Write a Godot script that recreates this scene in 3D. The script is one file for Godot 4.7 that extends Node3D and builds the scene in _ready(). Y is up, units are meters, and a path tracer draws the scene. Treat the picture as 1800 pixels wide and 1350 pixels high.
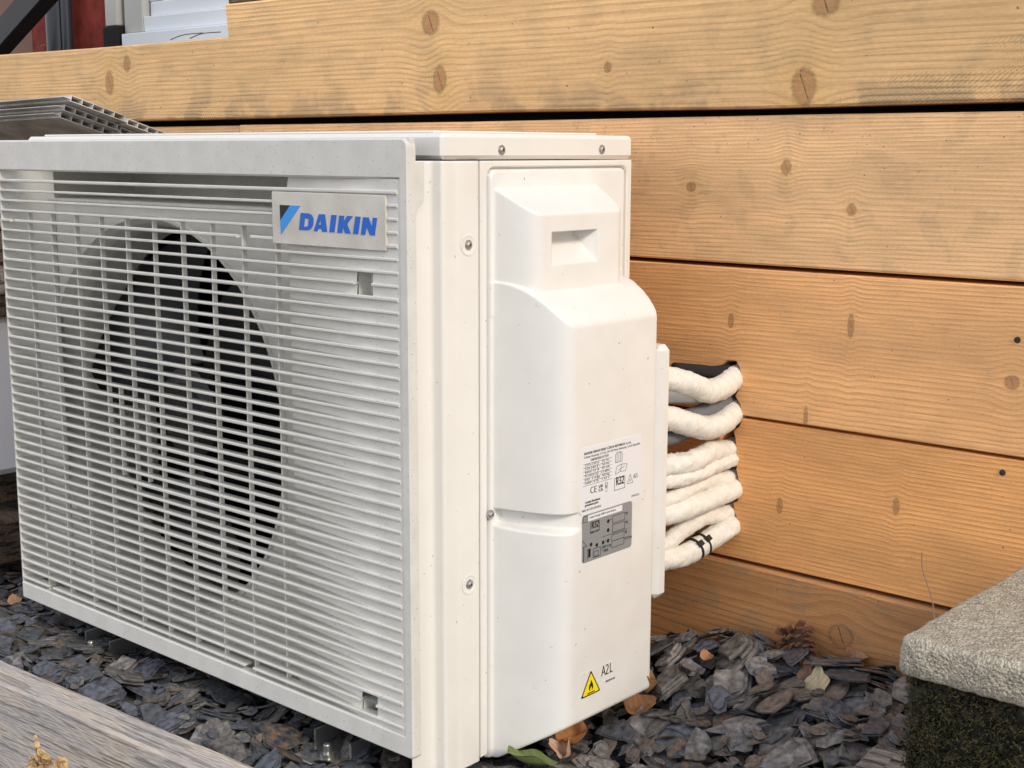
extends Node3D

var rng := RandomNumberGenerator.new()
var M := {}
var UVO := Vector2.ZERO
var UVS := Vector2.ONE

# ---------------------------------------------------------------- set-up
func _ready() -> void:
	rng.seed = 4711
	set_view()
	make_materials()
	build_ground()
	build_plank_wall()
	build_house()
	build_unit()
	build_pipes()
	build_slab()
	build_edging()
	build_side_stack()
	build_slate()
	build_litter()

func set_view() -> void:
	var cam := Camera3D.new()
	cam.name = "camera"
	cam.fov = 31.504
	cam.near = 0.02
	cam.far = 200.0
	add_child(cam)
	var yaw := 0.7247
	var pitch := 0.1698
	var roll := 0.0024
	var b := Basis(Vector3.UP, yaw) * Basis(Vector3.RIGHT, -pitch) * Basis(Vector3.BACK, roll)
	cam.transform = Transform3D(b, Vector3(1.0495, 0.7469, 1.0177))
	cam.current = true

	var env := Environment.new()
	env.background_mode = Environment.BG_SKY
	var sm := ProceduralSkyMaterial.new()
	sm.sky_top_color = Color(0.58, 0.61, 0.66)
	sm.sky_horizon_color = Color(0.95, 0.945, 0.945)
	sm.sky_curve = 0.2
	sm.ground_bottom_color = Color(0.30, 0.27, 0.24)
	sm.ground_horizon_color = Color(0.50, 0.48, 0.46)
	sm.energy_multiplier = 1.0
	var sky := Sky.new()
	sky.sky_material = sm
	env.sky = sky
	env.tonemap_mode = Environment.TONE_MAPPER_LINEAR
	env.tonemap_exposure = 2.25
	env.sdfgi_enabled = true
	env.ssao_enabled = true
	env.ssil_enabled = true
	var we := WorldEnvironment.new()
	we.name = "world_environment"
	we.environment = env
	add_child(we)

	var sun := DirectionalLight3D.new()
	sun.name = "sun"
	sun.light_energy = 0.32
	sun.light_color = Color(1.0, 0.955, 0.885)
	sun.light_angular_distance = 14.0
	sun.shadow_enabled = true
	add_child(sun)
	var to_sun := Vector3(0.82, 0.50, 0.21).normalized()
	sun.look_at_from_position(to_sun * 10.0, Vector3.ZERO, Vector3.UP)

# ---------------------------------------------------------------- mesh helpers
func tri(st: SurfaceTool, a: Vector3, b: Vector3, c: Vector3, ua := Vector2.ZERO, ub := Vector2.ZERO, uc := Vector2.ZERO) -> void:
	# a b c run counter-clockwise seen from outside
	var n := (b - a).cross(c - a)
	if n.length_squared() < 1e-16:
		return
	n = n.normalized()
	st.set_normal(n); st.set_uv(ua); st.add_vertex(a)
	st.set_normal(n); st.set_uv(uc); st.add_vertex(c)
	st.set_normal(n); st.set_uv(ub); st.add_vertex(b)

func tri_out(st: SurfaceTool, a: Vector3, b: Vector3, c: Vector3, centre: Vector3) -> void:
	if (b - a).cross(c - a).dot((a + b + c) / 3.0 - centre) < 0.0:
		tri(st, a, c, b)
	else:
		tri(st, a, b, c)

func quad_out(st: SurfaceTool, a: Vector3, b: Vector3, c: Vector3, d: Vector3, centre: Vector3) -> void:
	tri_out(st, a, b, c, centre)
	tri_out(st, a, c, d, centre)

func new_st() -> SurfaceTool:
	var st := SurfaceTool.new()
	st.begin(Mesh.PRIMITIVE_TRIANGLES)
	return st

func put(called: String, st: SurfaceTool, mat: Material, parent: Node = self, tangents := false) -> MeshInstance3D:
	if tangents:
		st.generate_tangents()
	var mi := MeshInstance3D.new()
	mi.name = called
	mi.mesh = st.commit()
	mi.material_override = mat
	parent.add_child(mi, true)
	return mi

func put_mesh(called: String, mesh: Mesh, mat: Material, parent: Node = self) -> MeshInstance3D:
	var mi := MeshInstance3D.new()
	mi.name = called
	mi.mesh = mesh
	mi.material_override = mat
	parent.add_child(mi, true)
	return mi

func tag(o: Node, label: String, category: String, group := "") -> void:
	o.set_meta("label", label)
	o.set_meta("category", category)
	if group != "":
		o.set_meta("group", group)

func thing(called: String, label: String, category: String, at := Vector3.ZERO, group := "") -> Node3D:
	var o := Node3D.new()
	o.name = called
	add_child(o, true)
	o.position = at
	tag(o, label, category, group)
	return o

func cbox(st: SurfaceTool, lo: Vector3, hi: Vector3, bev := 0.002, xf := Transform3D.IDENTITY) -> void:
	var c := (lo + hi) * 0.5
	var h := (hi - lo) * 0.5
	var bv: float = min(bev, min(h.x, min(h.y, h.z)) * 0.95)
	var cc := xf * c
	var V := {}
	for sx in [-1, 1]:
		for sy in [-1, 1]:
			for sz in [-1, 1]:
				for k in 3:
					var e := h - Vector3(bv, bv, bv)
					e[k] = h[k]
					V[[sx, sy, sz, k]] = xf * (c + Vector3(e.x * sx, e.y * sy, e.z * sz))
	for s in [-1, 1]:
		quad_out(st, V[[s, -1, -1, 0]], V[[s, 1, -1, 0]], V[[s, 1, 1, 0]], V[[s, -1, 1, 0]], cc)
		quad_out(st, V[[-1, s, -1, 1]], V[[1, s, -1, 1]], V[[1, s, 1, 1]], V[[-1, s, 1, 1]], cc)
		quad_out(st, V[[-1, -1, s, 2]], V[[1, -1, s, 2]], V[[1, 1, s, 2]], V[[-1, 1, s, 2]], cc)
	if bv <= 0.0:
		return
	for a in [-1, 1]:
		for b in [-1, 1]:
			quad_out(st, V[[a, b, -1, 0]], V[[a, b, 1, 0]], V[[a, b, 1, 1]], V[[a, b, -1, 1]], cc)
			quad_out(st, V[[a, -1, b, 0]], V[[a, 1, b, 0]], V[[a, 1, b, 2]], V[[a, -1, b, 2]], cc)
			quad_out(st, V[[-1, a, b, 1]], V[[1, a, b, 1]], V[[1, a, b, 2]], V[[-1, a, b, 2]], cc)
			for d in [-1, 1]:
				tri_out(st, V[[a, b, d, 0]], V[[a, b, d, 1]], V[[a, b, d, 2]], cc)

func uv_of(p: Vector2) -> Vector2:
	return Vector2((p.x - UVO.x) / UVS.x, 1.0 - (p.y - UVO.y) / UVS.y)

func extrude(st: SurfaceTool, pts_in: PackedVector2Array, depth: float, bev := 0.0, xf := Transform3D.IDENTITY, back := true) -> void:
	# polygon in local xy, front face at z = 0 facing +z, back at -depth
	var pts := pts_in
	if Geometry2D.is_polygon_clockwise(pts):
		pts.reverse()
	var n := pts.size()
	var ins := PackedVector2Array()
	for i in n:
		var p := pts[i]
		var d1 := (p - pts[(i + n - 1) % n]).normalized()
		var d2 := (pts[(i + 1) % n] - p).normalized()
		var n1 := Vector2(-d1.y, d1.x)
		var n2 := Vector2(-d2.y, d2.x)
		var m := (n1 + n2) / maxf(0.35, 1.0 + n1.dot(n2))
		ins.append(p + m * bev)
	var idx := Geometry2D.triangulate_polygon(ins)
	for t in range(0, idx.size(), 3):
		var a := ins[idx[t]]
		var b := ins[idx[t + 1]]
		var c := ins[idx[t + 2]]
		if (b - a).cross(c - a) < 0.0:
			var s := b
			b = c
			c = s
		tri(st, xf * Vector3(a.x, a.y, 0), xf * Vector3(b.x, b.y, 0), xf * Vector3(c.x, c.y, 0), uv_of(a), uv_of(b), uv_of(c))
		if back and bev == 0.0:
			tri(st, xf * Vector3(a.x, a.y, -depth), xf * Vector3(c.x, c.y, -depth), xf * Vector3(b.x, b.y, -depth), uv_of(a), uv_of(c), uv_of(b))
	if back and bev > 0.0:
		var id2 := Geometry2D.triangulate_polygon(pts)
		for t in range(0, id2.size(), 3):
			var a2 := pts[id2[t]]
			var b2 := pts[id2[t + 1]]
			var c2 := pts[id2[t + 2]]
			if (b2 - a2).cross(c2 - a2) < 0.0:
				var s2 := b2
				b2 = c2
				c2 = s2
			tri(st, xf * Vector3(a2.x, a2.y, -depth), xf * Vector3(c2.x, c2.y, -depth), xf * Vector3(b2.x, b2.y, -depth), uv_of(a2), uv_of(c2), uv_of(b2))
	for i in n:
		var j := (i + 1) % n
		var a := pts[i]
		var b := pts[j]
		if bev > 0.0:
			var ia := ins[i]
			var ib := ins[j]
			tri(st, xf * Vector3(ia.x, ia.y, 0), xf * Vector3(a.x, a.y, -bev), xf * Vector3(b.x, b.y, -bev), uv_of(ia), uv_of(a), uv_of(b))
			tri(st, xf * Vector3(ia.x, ia.y, 0), xf * Vector3(b.x, b.y, -bev), xf * Vector3(ib.x, ib.y, 0), uv_of(ia), uv_of(b), uv_of(ib))
		var nrm := Vector2(b.y - a.y, a.x - b.x).normalized() * depth
		tri(st, xf * Vector3(a.x, a.y, -bev), xf * Vector3(a.x, a.y, -depth), xf * Vector3(b.x, b.y, -depth), uv_of(a), uv_of(a + nrm), uv_of(b + nrm))
		tri(st, xf * Vector3(a.x, a.y, -bev), xf * Vector3(b.x, b.y, -depth), xf * Vector3(b.x, b.y, -bev), uv_of(a), uv_of(b + nrm), uv_of(b))

func rect(x0: float, y0: float, x1: float, y1: float, r := 0.0) -> PackedVector2Array:
	if r <= 0.0:
		return PackedVector2Array([Vector2(x0, y0), Vector2(x1, y0), Vector2(x1, y1), Vector2(x0, y1)])
	var out := PackedVector2Array()
	for q in [[x1 - r, y0 + r, -PI / 2], [x1 - r, y1 - r, 0.0], [x0 + r, y1 - r, PI / 2], [x0 + r, y0 + r, PI]]:
		for k in 5:
			var a: float = q[2] + k * PI / 8
			out.append(Vector2(q[0] + cos(a) * r, q[1] + sin(a) * r))
	return out

func lathe(st: SurfaceTool, prof: Array, segs: int, xf := Transform3D.IDENTITY, smooth := true) -> void:
	# profile of Vector2(radius, height) turned round the local z axis
	st.set_smooth_group(0 if smooth else -1)
	for i in prof.size() - 1:
		var p: Vector2 = prof[i]
		var q: Vector2 = prof[i + 1]
		var d := q - p
		var nr := Vector2(d.y, -d.x)
		if nr.length() < 1e-9:
			continue
		nr = nr.normalized()
		for k in segs:
			var a0 := TAU * k / segs
			var a1 := TAU * (k + 1) / segs
			var A := Vector3(cos(a0) * p.x, sin(a0) * p.x, p.y)
			var B := Vector3(cos(a1) * p.x, sin(a1) * p.x, p.y)
			var Cc := Vector3(cos(a1) * q.x, sin(a1) * q.x, q.y)
			var D := Vector3(cos(a0) * q.x, sin(a0) * q.x, q.y)
			var n0 := xf.basis * Vector3(cos(a0) * nr.x, sin(a0) * nr.x, nr.y)
			var n1 := xf.basis * Vector3(cos(a1) * nr.x, sin(a1) * nr.x, nr.y)
			for v in [[A, n0], [Cc, n1], [B, n1], [A, n0], [D, n0], [Cc, n1]]:
				st.set_normal(v[1]); st.set_uv(Vector2.ZERO); st.add_vertex(xf * v[0])

func catmull(ctrl: Array, per: int) -> PackedVector3Array:
	var out := PackedVector3Array()
	var n := ctrl.size()
	for i in n - 1:
		var p0: Vector3 = ctrl[max(0, i - 1)]
		var p1: Vector3 = ctrl[i]
		var p2: Vector3 = ctrl[i + 1]
		var p3: Vector3 = ctrl[min(n - 1, i + 2)]
		for k in per:
			out.append(p1.cubic_interpolate(p2, p0, p3, float(k) / per))
	out.append(ctrl[n - 1])
	return out

func tube(st: SurfaceTool, pts: PackedVector3Array, rad: Callable, segs := 16, cap := true, squash := 1.0) -> void:
	var n := pts.size()
	var rows := []
	var up := Vector3.UP
	var len_acc := 0.0
	var cap_c := [pts[0], pts[n - 1]]
	for i in n:
		var t := (pts[min(n - 1, i + 1)] - pts[max(0, i - 1)]).normalized()
		if absf(up.dot(t)) > 0.98:
			up = Vector3.RIGHT
		var s := t.cross(up).normalized()
		var u := s.cross(t).normalized()
		up = u
		if i > 0:
			len_acc += pts[i].distance_to(pts[i - 1])
		var row := []
		for k in segs + 1:
			var a := TAU * k / segs
			var r: float = rad.call(float(i) / (n - 1), a)
			row.append([pts[i] + (s * cos(a) + u * sin(a) * squash) * r, Vector2(len_acc * 12.0, float(k) / segs)])
		rows.append(row)
	st.set_smooth_group(0)
	for i in n - 1:
		for k in segs:
			var A = rows[i][k]
			var B = rows[i][k + 1]
			var Cc = rows[i + 1][k + 1]
			var D = rows[i + 1][k]
			for v in [A, Cc, B, A, D, Cc]:
				st.set_uv(v[1]); st.add_vertex(v[0])
	if cap:
		for e in 2:
			var row2: Array = rows[0] if e == 0 else rows[n - 1]
			for k in segs:
				var a3: Vector3 = row2[k][0]
				var b3: Vector3 = row2[k + 1][0]
				st.set_uv(Vector2.ZERO); st.add_vertex(cap_c[e])
				st.set_uv(Vector2.ZERO); st.add_vertex(a3 if e == 0 else b3)
				st.set_uv(Vector2.ZERO); st.add_vertex(b3 if e == 0 else a3)

func tube_mesh(pts: PackedVector3Array, rad: Callable, segs := 16, cap := true, squash := 1.0) -> ArrayMesh:
	var st := new_st()
	tube(st, pts, rad, segs, cap, squash)
	st.index()
	st.generate_normals()
	st.generate_tangents()
	return st.commit()

func grid_mesh(P: Array, flip := false) -> ArrayMesh:
	# smooth surface through rows of Vector3
	var st := new_st()
	st.set_smooth_group(0)
	var nr := P.size()
	var nc: int = P[0].size()
	for i in nr:
		for j in nc:
			st.set_uv(Vector2(float(j) / (nc - 1), float(i) / (nr - 1)))
			st.add_vertex(P[i][j])
	for i in nr - 1:
		for j in nc - 1:
			var a := i * nc + j
			var b := a + 1
			var c := a + nc
			var d := c + 1
			for k in ([a, c, b, b, c, d] if flip else [a, b, c, b, d, c]):
				st.add_index(k)
	st.generate_normals()
	st.generate_tangents()
	return st.commit()

# ---------------------------------------------------------------- materials
func mat(c: Color, rough := 0.6, metal := 0.0, spec := 0.5) -> StandardMaterial3D:
	var m := StandardMaterial3D.new()
	m.albedo_color = c
	m.roughness = rough
	m.metallic = metal
	m.metallic_specular = spec
	return m

func noise_tex(size: int, freq: float, seed_: int, cols: Array, offs: Array, octaves := 4, kind := FastNoiseLite.TYPE_SIMPLEX_SMOOTH) -> NoiseTexture2D:
	var n := FastNoiseLite.new()
	n.seed = seed_
	n.noise_type = kind
	n.frequency = freq
	n.fractal_octaves = octaves
	var t := NoiseTexture2D.new()
	t.width = size
	t.height = size
	t.seamless = true
	t.noise = n
	var g := Gradient.new()
	g.colors = PackedColorArray(cols)
	g.offsets = PackedFloat32Array(offs)
	t.color_ramp = g
	return t

func normal_tex(size: int, freq: float, seed_: int, strength: float, octaves := 4) -> NoiseTexture2D:
	var n := FastNoiseLite.new()
	n.seed = seed_
	n.frequency = freq
	n.fractal_octaves = octaves
	var t := NoiseTexture2D.new()
	t.width = size
	t.height = size
	t.seamless = true
	t.as_normal_map = true
	t.bump_strength = strength
	t.noise = n
	return t

func tripl(m: StandardMaterial3D, tile: float, world := false) -> StandardMaterial3D:
	m.uv1_triplanar = true
	m.uv1_world_triplanar = world
	m.uv1_scale = Vector3.ONE / tile
	return m

func speck_tex(size: int, base: Color, count: int, seed_: int, cols: Array, smear := 0.03) -> ImageTexture:
	# plain paint with scattered grit, flecks and short scratches
	var r := RandomNumberGenerator.new()
	r.seed = seed_
	var img := Image.create(size, size, false, Image.FORMAT_RGB8)
	var n := FastNoiseLite.new()
	n.seed = seed_
	n.frequency = 0.012
	n.fractal_octaves = 5
	var im2 := n.get_seamless_image(size, size)
	for y in size:
		for x in size:
			var v := im2.get_pixel(x, y).r - 0.5
			var d := v * smear
			img.set_pixel(x, y, Color(base.r + d, base.g + d * 1.05, base.b + d * 1.2))
	for i in count:
		var c: Color = cols[r.randi() % cols.size()]
		var px := r.randi() % size
		var py := r.randi() % size
		var L := 1 + r.randi() % 4
		var dir := r.randf() * TAU
		var al := r.randf_range(0.25, 0.9)
		for k in L:
			var qx := posmod(px + int(cos(dir) * k), size)
			var qy := posmod(py + int(sin(dir) * k), size)
			img.set_pixel(qx, qy, img.get_pixel(qx, qy).lerp(c, al))
	img.generate_mipmaps()
	return ImageTexture.create_from_image(img)

func make_materials() -> void:
	var dark := [Color(0.25, 0.22, 0.18), Color(0.4, 0.36, 0.3), Color(0.55, 0.5, 0.42)]
	var m := mat(Color.WHITE, 0.42)
	m.albedo_texture = speck_tex(512, Color(0.905, 0.892, 0.868), 90, 3, dark, 0.02)
	M.steel = tripl(m, 0.42)
	m = mat(Color.WHITE, 0.5)
	m.albedo_texture = speck_tex(512, Color(0.85, 0.842, 0.815), 600, 5, dark, 0.05)
	M.plastic = tripl(m, 0.30)
	m = mat(Color.WHITE, 0.42)
	m.albedo_texture = speck_tex(512, Color(0.905, 0.90, 0.888), 80, 8, dark, 0.03)
	M.cover = tripl(m, 0.45)
	m = mat(Color.WHITE, 0.55)
	m.albedo_texture = speck_tex(256, Color(0.83, 0.81, 0.77), 260, 9, [Color(0.7, 0.67, 0.6), Color(0.85, 0.83, 0.8)], 0.10)
	M.plate = tripl(m, 0.22)
	M.dark_plastic = mat(Color(0.045, 0.048, 0.056), 0.35)
	M.blade = mat(Color(0.062, 0.068, 0.088), 0.3)
	M.black = mat(Color(0.04, 0.04, 0.045), 0.8)
	M.fin = mat(Color(0.06, 0.06, 0.065), 0.7)
	M.blue = mat(Color(0.09, 0.40, 0.80), 0.4)
	M.sky_blue = mat(Color(0.22, 0.60, 0.93), 0.4)
	M.ink = mat(Color(0.07, 0.07, 0.075), 0.5)
	M.ink_grey = mat(Color(0.30, 0.30, 0.32), 0.5)
	M.label_white = mat(Color(0.90, 0.91, 0.93), 0.35)
	M.label_grey = mat(Color(0.56, 0.57, 0.58), 0.35)
	M.yellow = mat(Color(0.98, 0.90, 0.10), 0.4)
	M.zinc = mat(Color(0.72, 0.72, 0.71), 0.35, 0.85)
	M.foam = mat(Color(0.10, 0.10, 0.11), 0.9)
	M.conduit = mat(Color(0.42, 0.43, 0.45), 0.55)
	M.red_tape = mat(Color(0.65, 0.10, 0.08), 0.5)

	# woven insulation sleeve: fine ribs round the pipe
	var wimg := Image.create(128, 128, false, Image.FORMAT_RGB8)
	var rr := RandomNumberGenerator.new()
	rr.seed = 12
	for y in 128:
		for x in 128:
			var v := 0.5 + 0.28 * sin(x * TAU / 8.0 + sin(y * 0.2) * 0.4) * (0.7 + 0.3 * sin(y * TAU / 4.0)) + rr.randf_range(-0.12, 0.12)
			wimg.set_pixel(x, y, Color(v, v, v))
	wimg.bump_map_to_normal_map(3.0)
	m = mat(Color(0.95, 0.94, 0.92), 0.85)
	m.normal_enabled = true
	m.normal_texture = ImageTexture.create_from_image(wimg)
	m.normal_scale = 0.7
	m.albedo_texture = speck_tex(256, Color(0.955, 0.945, 0.925), 160, 21, [Color(0.45, 0.36, 0.27), Color(0.7, 0.62, 0.52), Color(0.3, 0.25, 0.2)], 0.07)
	m.uv1_scale = Vector3(1.6, 2, 1)
	M.sleeve = m

	# slate
	var tones := [
		[Color(0.20, 0.205, 0.22), Color(0.31, 0.315, 0.33), Color(0.41, 0.415, 0.43)],
		[Color(0.23, 0.24, 0.27), Color(0.35, 0.365, 0.40), Color(0.44, 0.455, 0.49)],
		[Color(0.26, 0.25, 0.245), Color(0.385, 0.37, 0.36), Color(0.50, 0.48, 0.455)],
		[Color(0.30, 0.27, 0.245), Color(0.435, 0.395, 0.36), Color(0.55, 0.495, 0.44)],
		[Color(0.33, 0.32, 0.315), Color(0.475, 0.46, 0.455), Color(0.61, 0.595, 0.575)],
		[Color(0.19, 0.195, 0.215), Color(0.31, 0.30, 0.295), Color(0.58, 0.42, 0.25)],
	]
	M.slate = []
	M.slate_big = []
	var nt := normal_tex(256, 0.018, 33, 9.0, 5)
	for i in tones.size():
		var t: Array = tones[i]
		m = mat(Color.WHITE, 0.62)
		m.albedo_texture = noise_tex(256, 0.022, 40 + i, [t[0], t[1], t[1].lerp(t[2], 0.4), t[2]], [0.15, 0.5, 0.72, 0.92], 5)
		m.normal_enabled = true
		m.normal_texture = nt
		m.normal_scale = 0.8
		M.slate.append(tripl(m, 0.05))
		var m2: StandardMaterial3D = m.duplicate()
		M.slate_big.append(tripl(m2, 2.6))

	m = mat(Color.WHITE, 0.95)
	m.albedo_texture = noise_tex(512, 0.03, 51, [Color(0.10, 0.08, 0.06), Color(0.20, 0.16, 0.12), Color(0.30, 0.25, 0.19)], [0.2, 0.55, 0.9], 5)
	M.soil = tripl(m, 0.5, true)

	# weathered grey timber, grain along x
	m = mat(Color.WHITE, 0.9)
	var g1 := grain_images(1024, 256, 71)
	m.albedo_texture = g1[0]
	m.normal_enabled = true
	m.normal_texture = g1[1]
	m.normal_scale = 1.1
	m.uv1_triplanar = true
	m.uv1_scale = Vector3(1.5, 5.0, 5.0)
	M.old_wood = m
	m = m.duplicate()
	m.albedo_color = Color(0.92, 0.905, 0.895)
	var g2 := grain_images(1024, 256, 91, 0.80, 0.5)
	m.albedo_texture = g2[0]
	m.normal_texture = g2[1]
	m.normal_scale = 0.6
	M.silver_wood = m
	M.dark_wood = mat(Color(0.22, 0.18, 0.145), 0.9)
	m = M.old_wood.duplicate()
	m.albedo_color = Color(0.62, 0.55, 0.48)
	M.brown_wood = m

	# concrete
	m = mat(Color.WHITE, 0.92)
	m.albedo_color = Color(0.88, 0.875, 0.855)
	m.albedo_texture = concrete_tex(512)
	m.normal_enabled = true
	m.normal_texture = normal_tex(512, 0.06, 63, 9.0, 5)
	m.normal_scale = 1.2
	M.concrete = tripl(m, 0.16)
	m = mat(Color.WHITE, 0.97)
	m.albedo_texture = noise_tex(512, 0.02, 66, [Color(0.07, 0.07, 0.03), Color(0.13, 0.13, 0.06), Color(0.22, 0.19, 0.13), Color(0.34, 0.31, 0.27)], [0.1, 0.45, 0.7, 0.95], 5)
	m.normal_enabled = true
	m.normal_texture = normal_tex(256, 0.07, 67, 8.0, 4)
	M.mossy = tripl(m, 0.16)
	M.moss = mat(Color.WHITE, 0.95)
	M.moss.vertex_color_use_as_albedo = true
	M.leafy = mat(Color.WHITE, 0.8)
	M.leafy.vertex_color_use_as_albedo = true

	m = mat(Color.WHITE, 0.45)
	m.albedo_texture = speck_tex(256, Color(0.72, 0.705, 0.675), 420, 81, [Color(0.12, 0.11, 0.10), Color(0.35, 0.31, 0.27)], 0.26)
	M.pvc = tripl(m, 0.25)
	M.membrane = mat(Color(0.045, 0.045, 0.05), 0.9)
	m = mat(Color.WHITE, 0.85)
	m.albedo_texture = noise_tex(256, 0.03, 83, [Color(0.42, 0.13, 0.10), Color(0.52, 0.18, 0.14), Color(0.58, 0.22, 0.17)], [0.1, 0.5, 0.9])
	M.red_wall = tripl(m, 0.6)
	M.cone = mat(Color(0.40, 0.27, 0.20), 0.85)
	M.beige = mat(Color(0.52, 0.40, 0.33), 0.8)
	M.gutter = mat(Color(0.16, 0.18, 0.21), 0.4)
	M.upvc = mat(Color(0.90, 0.925, 0.955), 0.35)
	M.upvc_grey = mat(Color(0.72, 0.72, 0.70), 0.4)
	M.navy = mat(Color(0.075, 0.075, 0.10), 0.5)
	var gl := mat(Color(0.55, 0.62, 0.66, 0.35), 0.03)
	gl.transparency = BaseMaterial3D.TRANSPARENCY_ALPHA
	M.glass = gl

func concrete_tex(s: int) -> ImageTexture:
	var r := RandomNumberGenerator.new()
	r.seed = 17
	var n := FastNoiseLite.new()
	n.seed = 61
	n.frequency = 0.02
	n.fractal_octaves = 5
	var a := n.get_seamless_image(s, s)
	n.seed = 62
	n.frequency = 0.11
	n.fractal_octaves = 3
	var b := n.get_seamless_image(s, s)
	var img := Image.create(s, s, false, Image.FORMAT_RGB8)
	for y in s:
		for x in s:
			var v := 0.76 + 0.24 * (a.get_pixel(x, y).r - 0.5) + 0.6 * (b.get_pixel(x, y).r - 0.5) + r.randf_range(-0.07, 0.07)
			v = clampf(v, 0.15, 0.95)
			img.set_pixel(x, y, Color(v, v * 0.955, v * 0.88))
	img.generate_mipmaps()
	return ImageTexture.create_from_image(img)

func stretched_noise(w: int, h: int, sx: int, freq: float, seed_: int, octaves := 3) -> PackedByteArray:
	var n := FastNoiseLite.new()
	n.seed = seed_
	n.frequency = freq
	n.fractal_octaves = octaves
	var im := n.get_image(max(4, w / sx), h)
	im.convert(Image.FORMAT_L8)
	im.resize(w, h, Image.INTERPOLATE_CUBIC)
	return im.get_data()

func grain_images(w: int, h: int, seed_: int, mid := 0.57, con := 1.0) -> Array:
	var f := stretched_noise(w, h, 9, 0.20, seed_, 4)
	var lo := stretched_noise(w, h, 6, 0.02, seed_ + 1, 4)
	var cr := stretched_noise(w, h, 28, 0.08, seed_ + 2, 2)
	var img := Image.create(w, h, false, Image.FORMAT_RGB8)
	var hm := Image.create(w, h, false, Image.FORMAT_RGB8)
	for y in h:
		for x in w:
			var i := y * w + x
			var a := f[i] / 255.0 - 0.5
			var b := lo[i] / 255.0 - 0.5
			var c := smoothstep(0.66, 0.74, cr[i] / 255.0)
			var v := mid + (0.34 * a + 0.26 * b - 0.26 * c) * con
			v = clampf(v, 0.1, 1.0)
			img.set_pixel(x, y, Color(v * 1.0, v * (0.965 - 0.04 * b), v * (0.935 - 0.12 * b)))
			var hh := clampf(0.55 + a * 0.6 - c * 0.5, 0.0, 1.0)
			hm.set_pixel(x, y, Color(hh, hh, hh))
	hm.bump_map_to_normal_map(5.0)
	img.generate_mipmaps()
	return [ImageTexture.create_from_image(img), ImageTexture.create_from_image(hm)]

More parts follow.
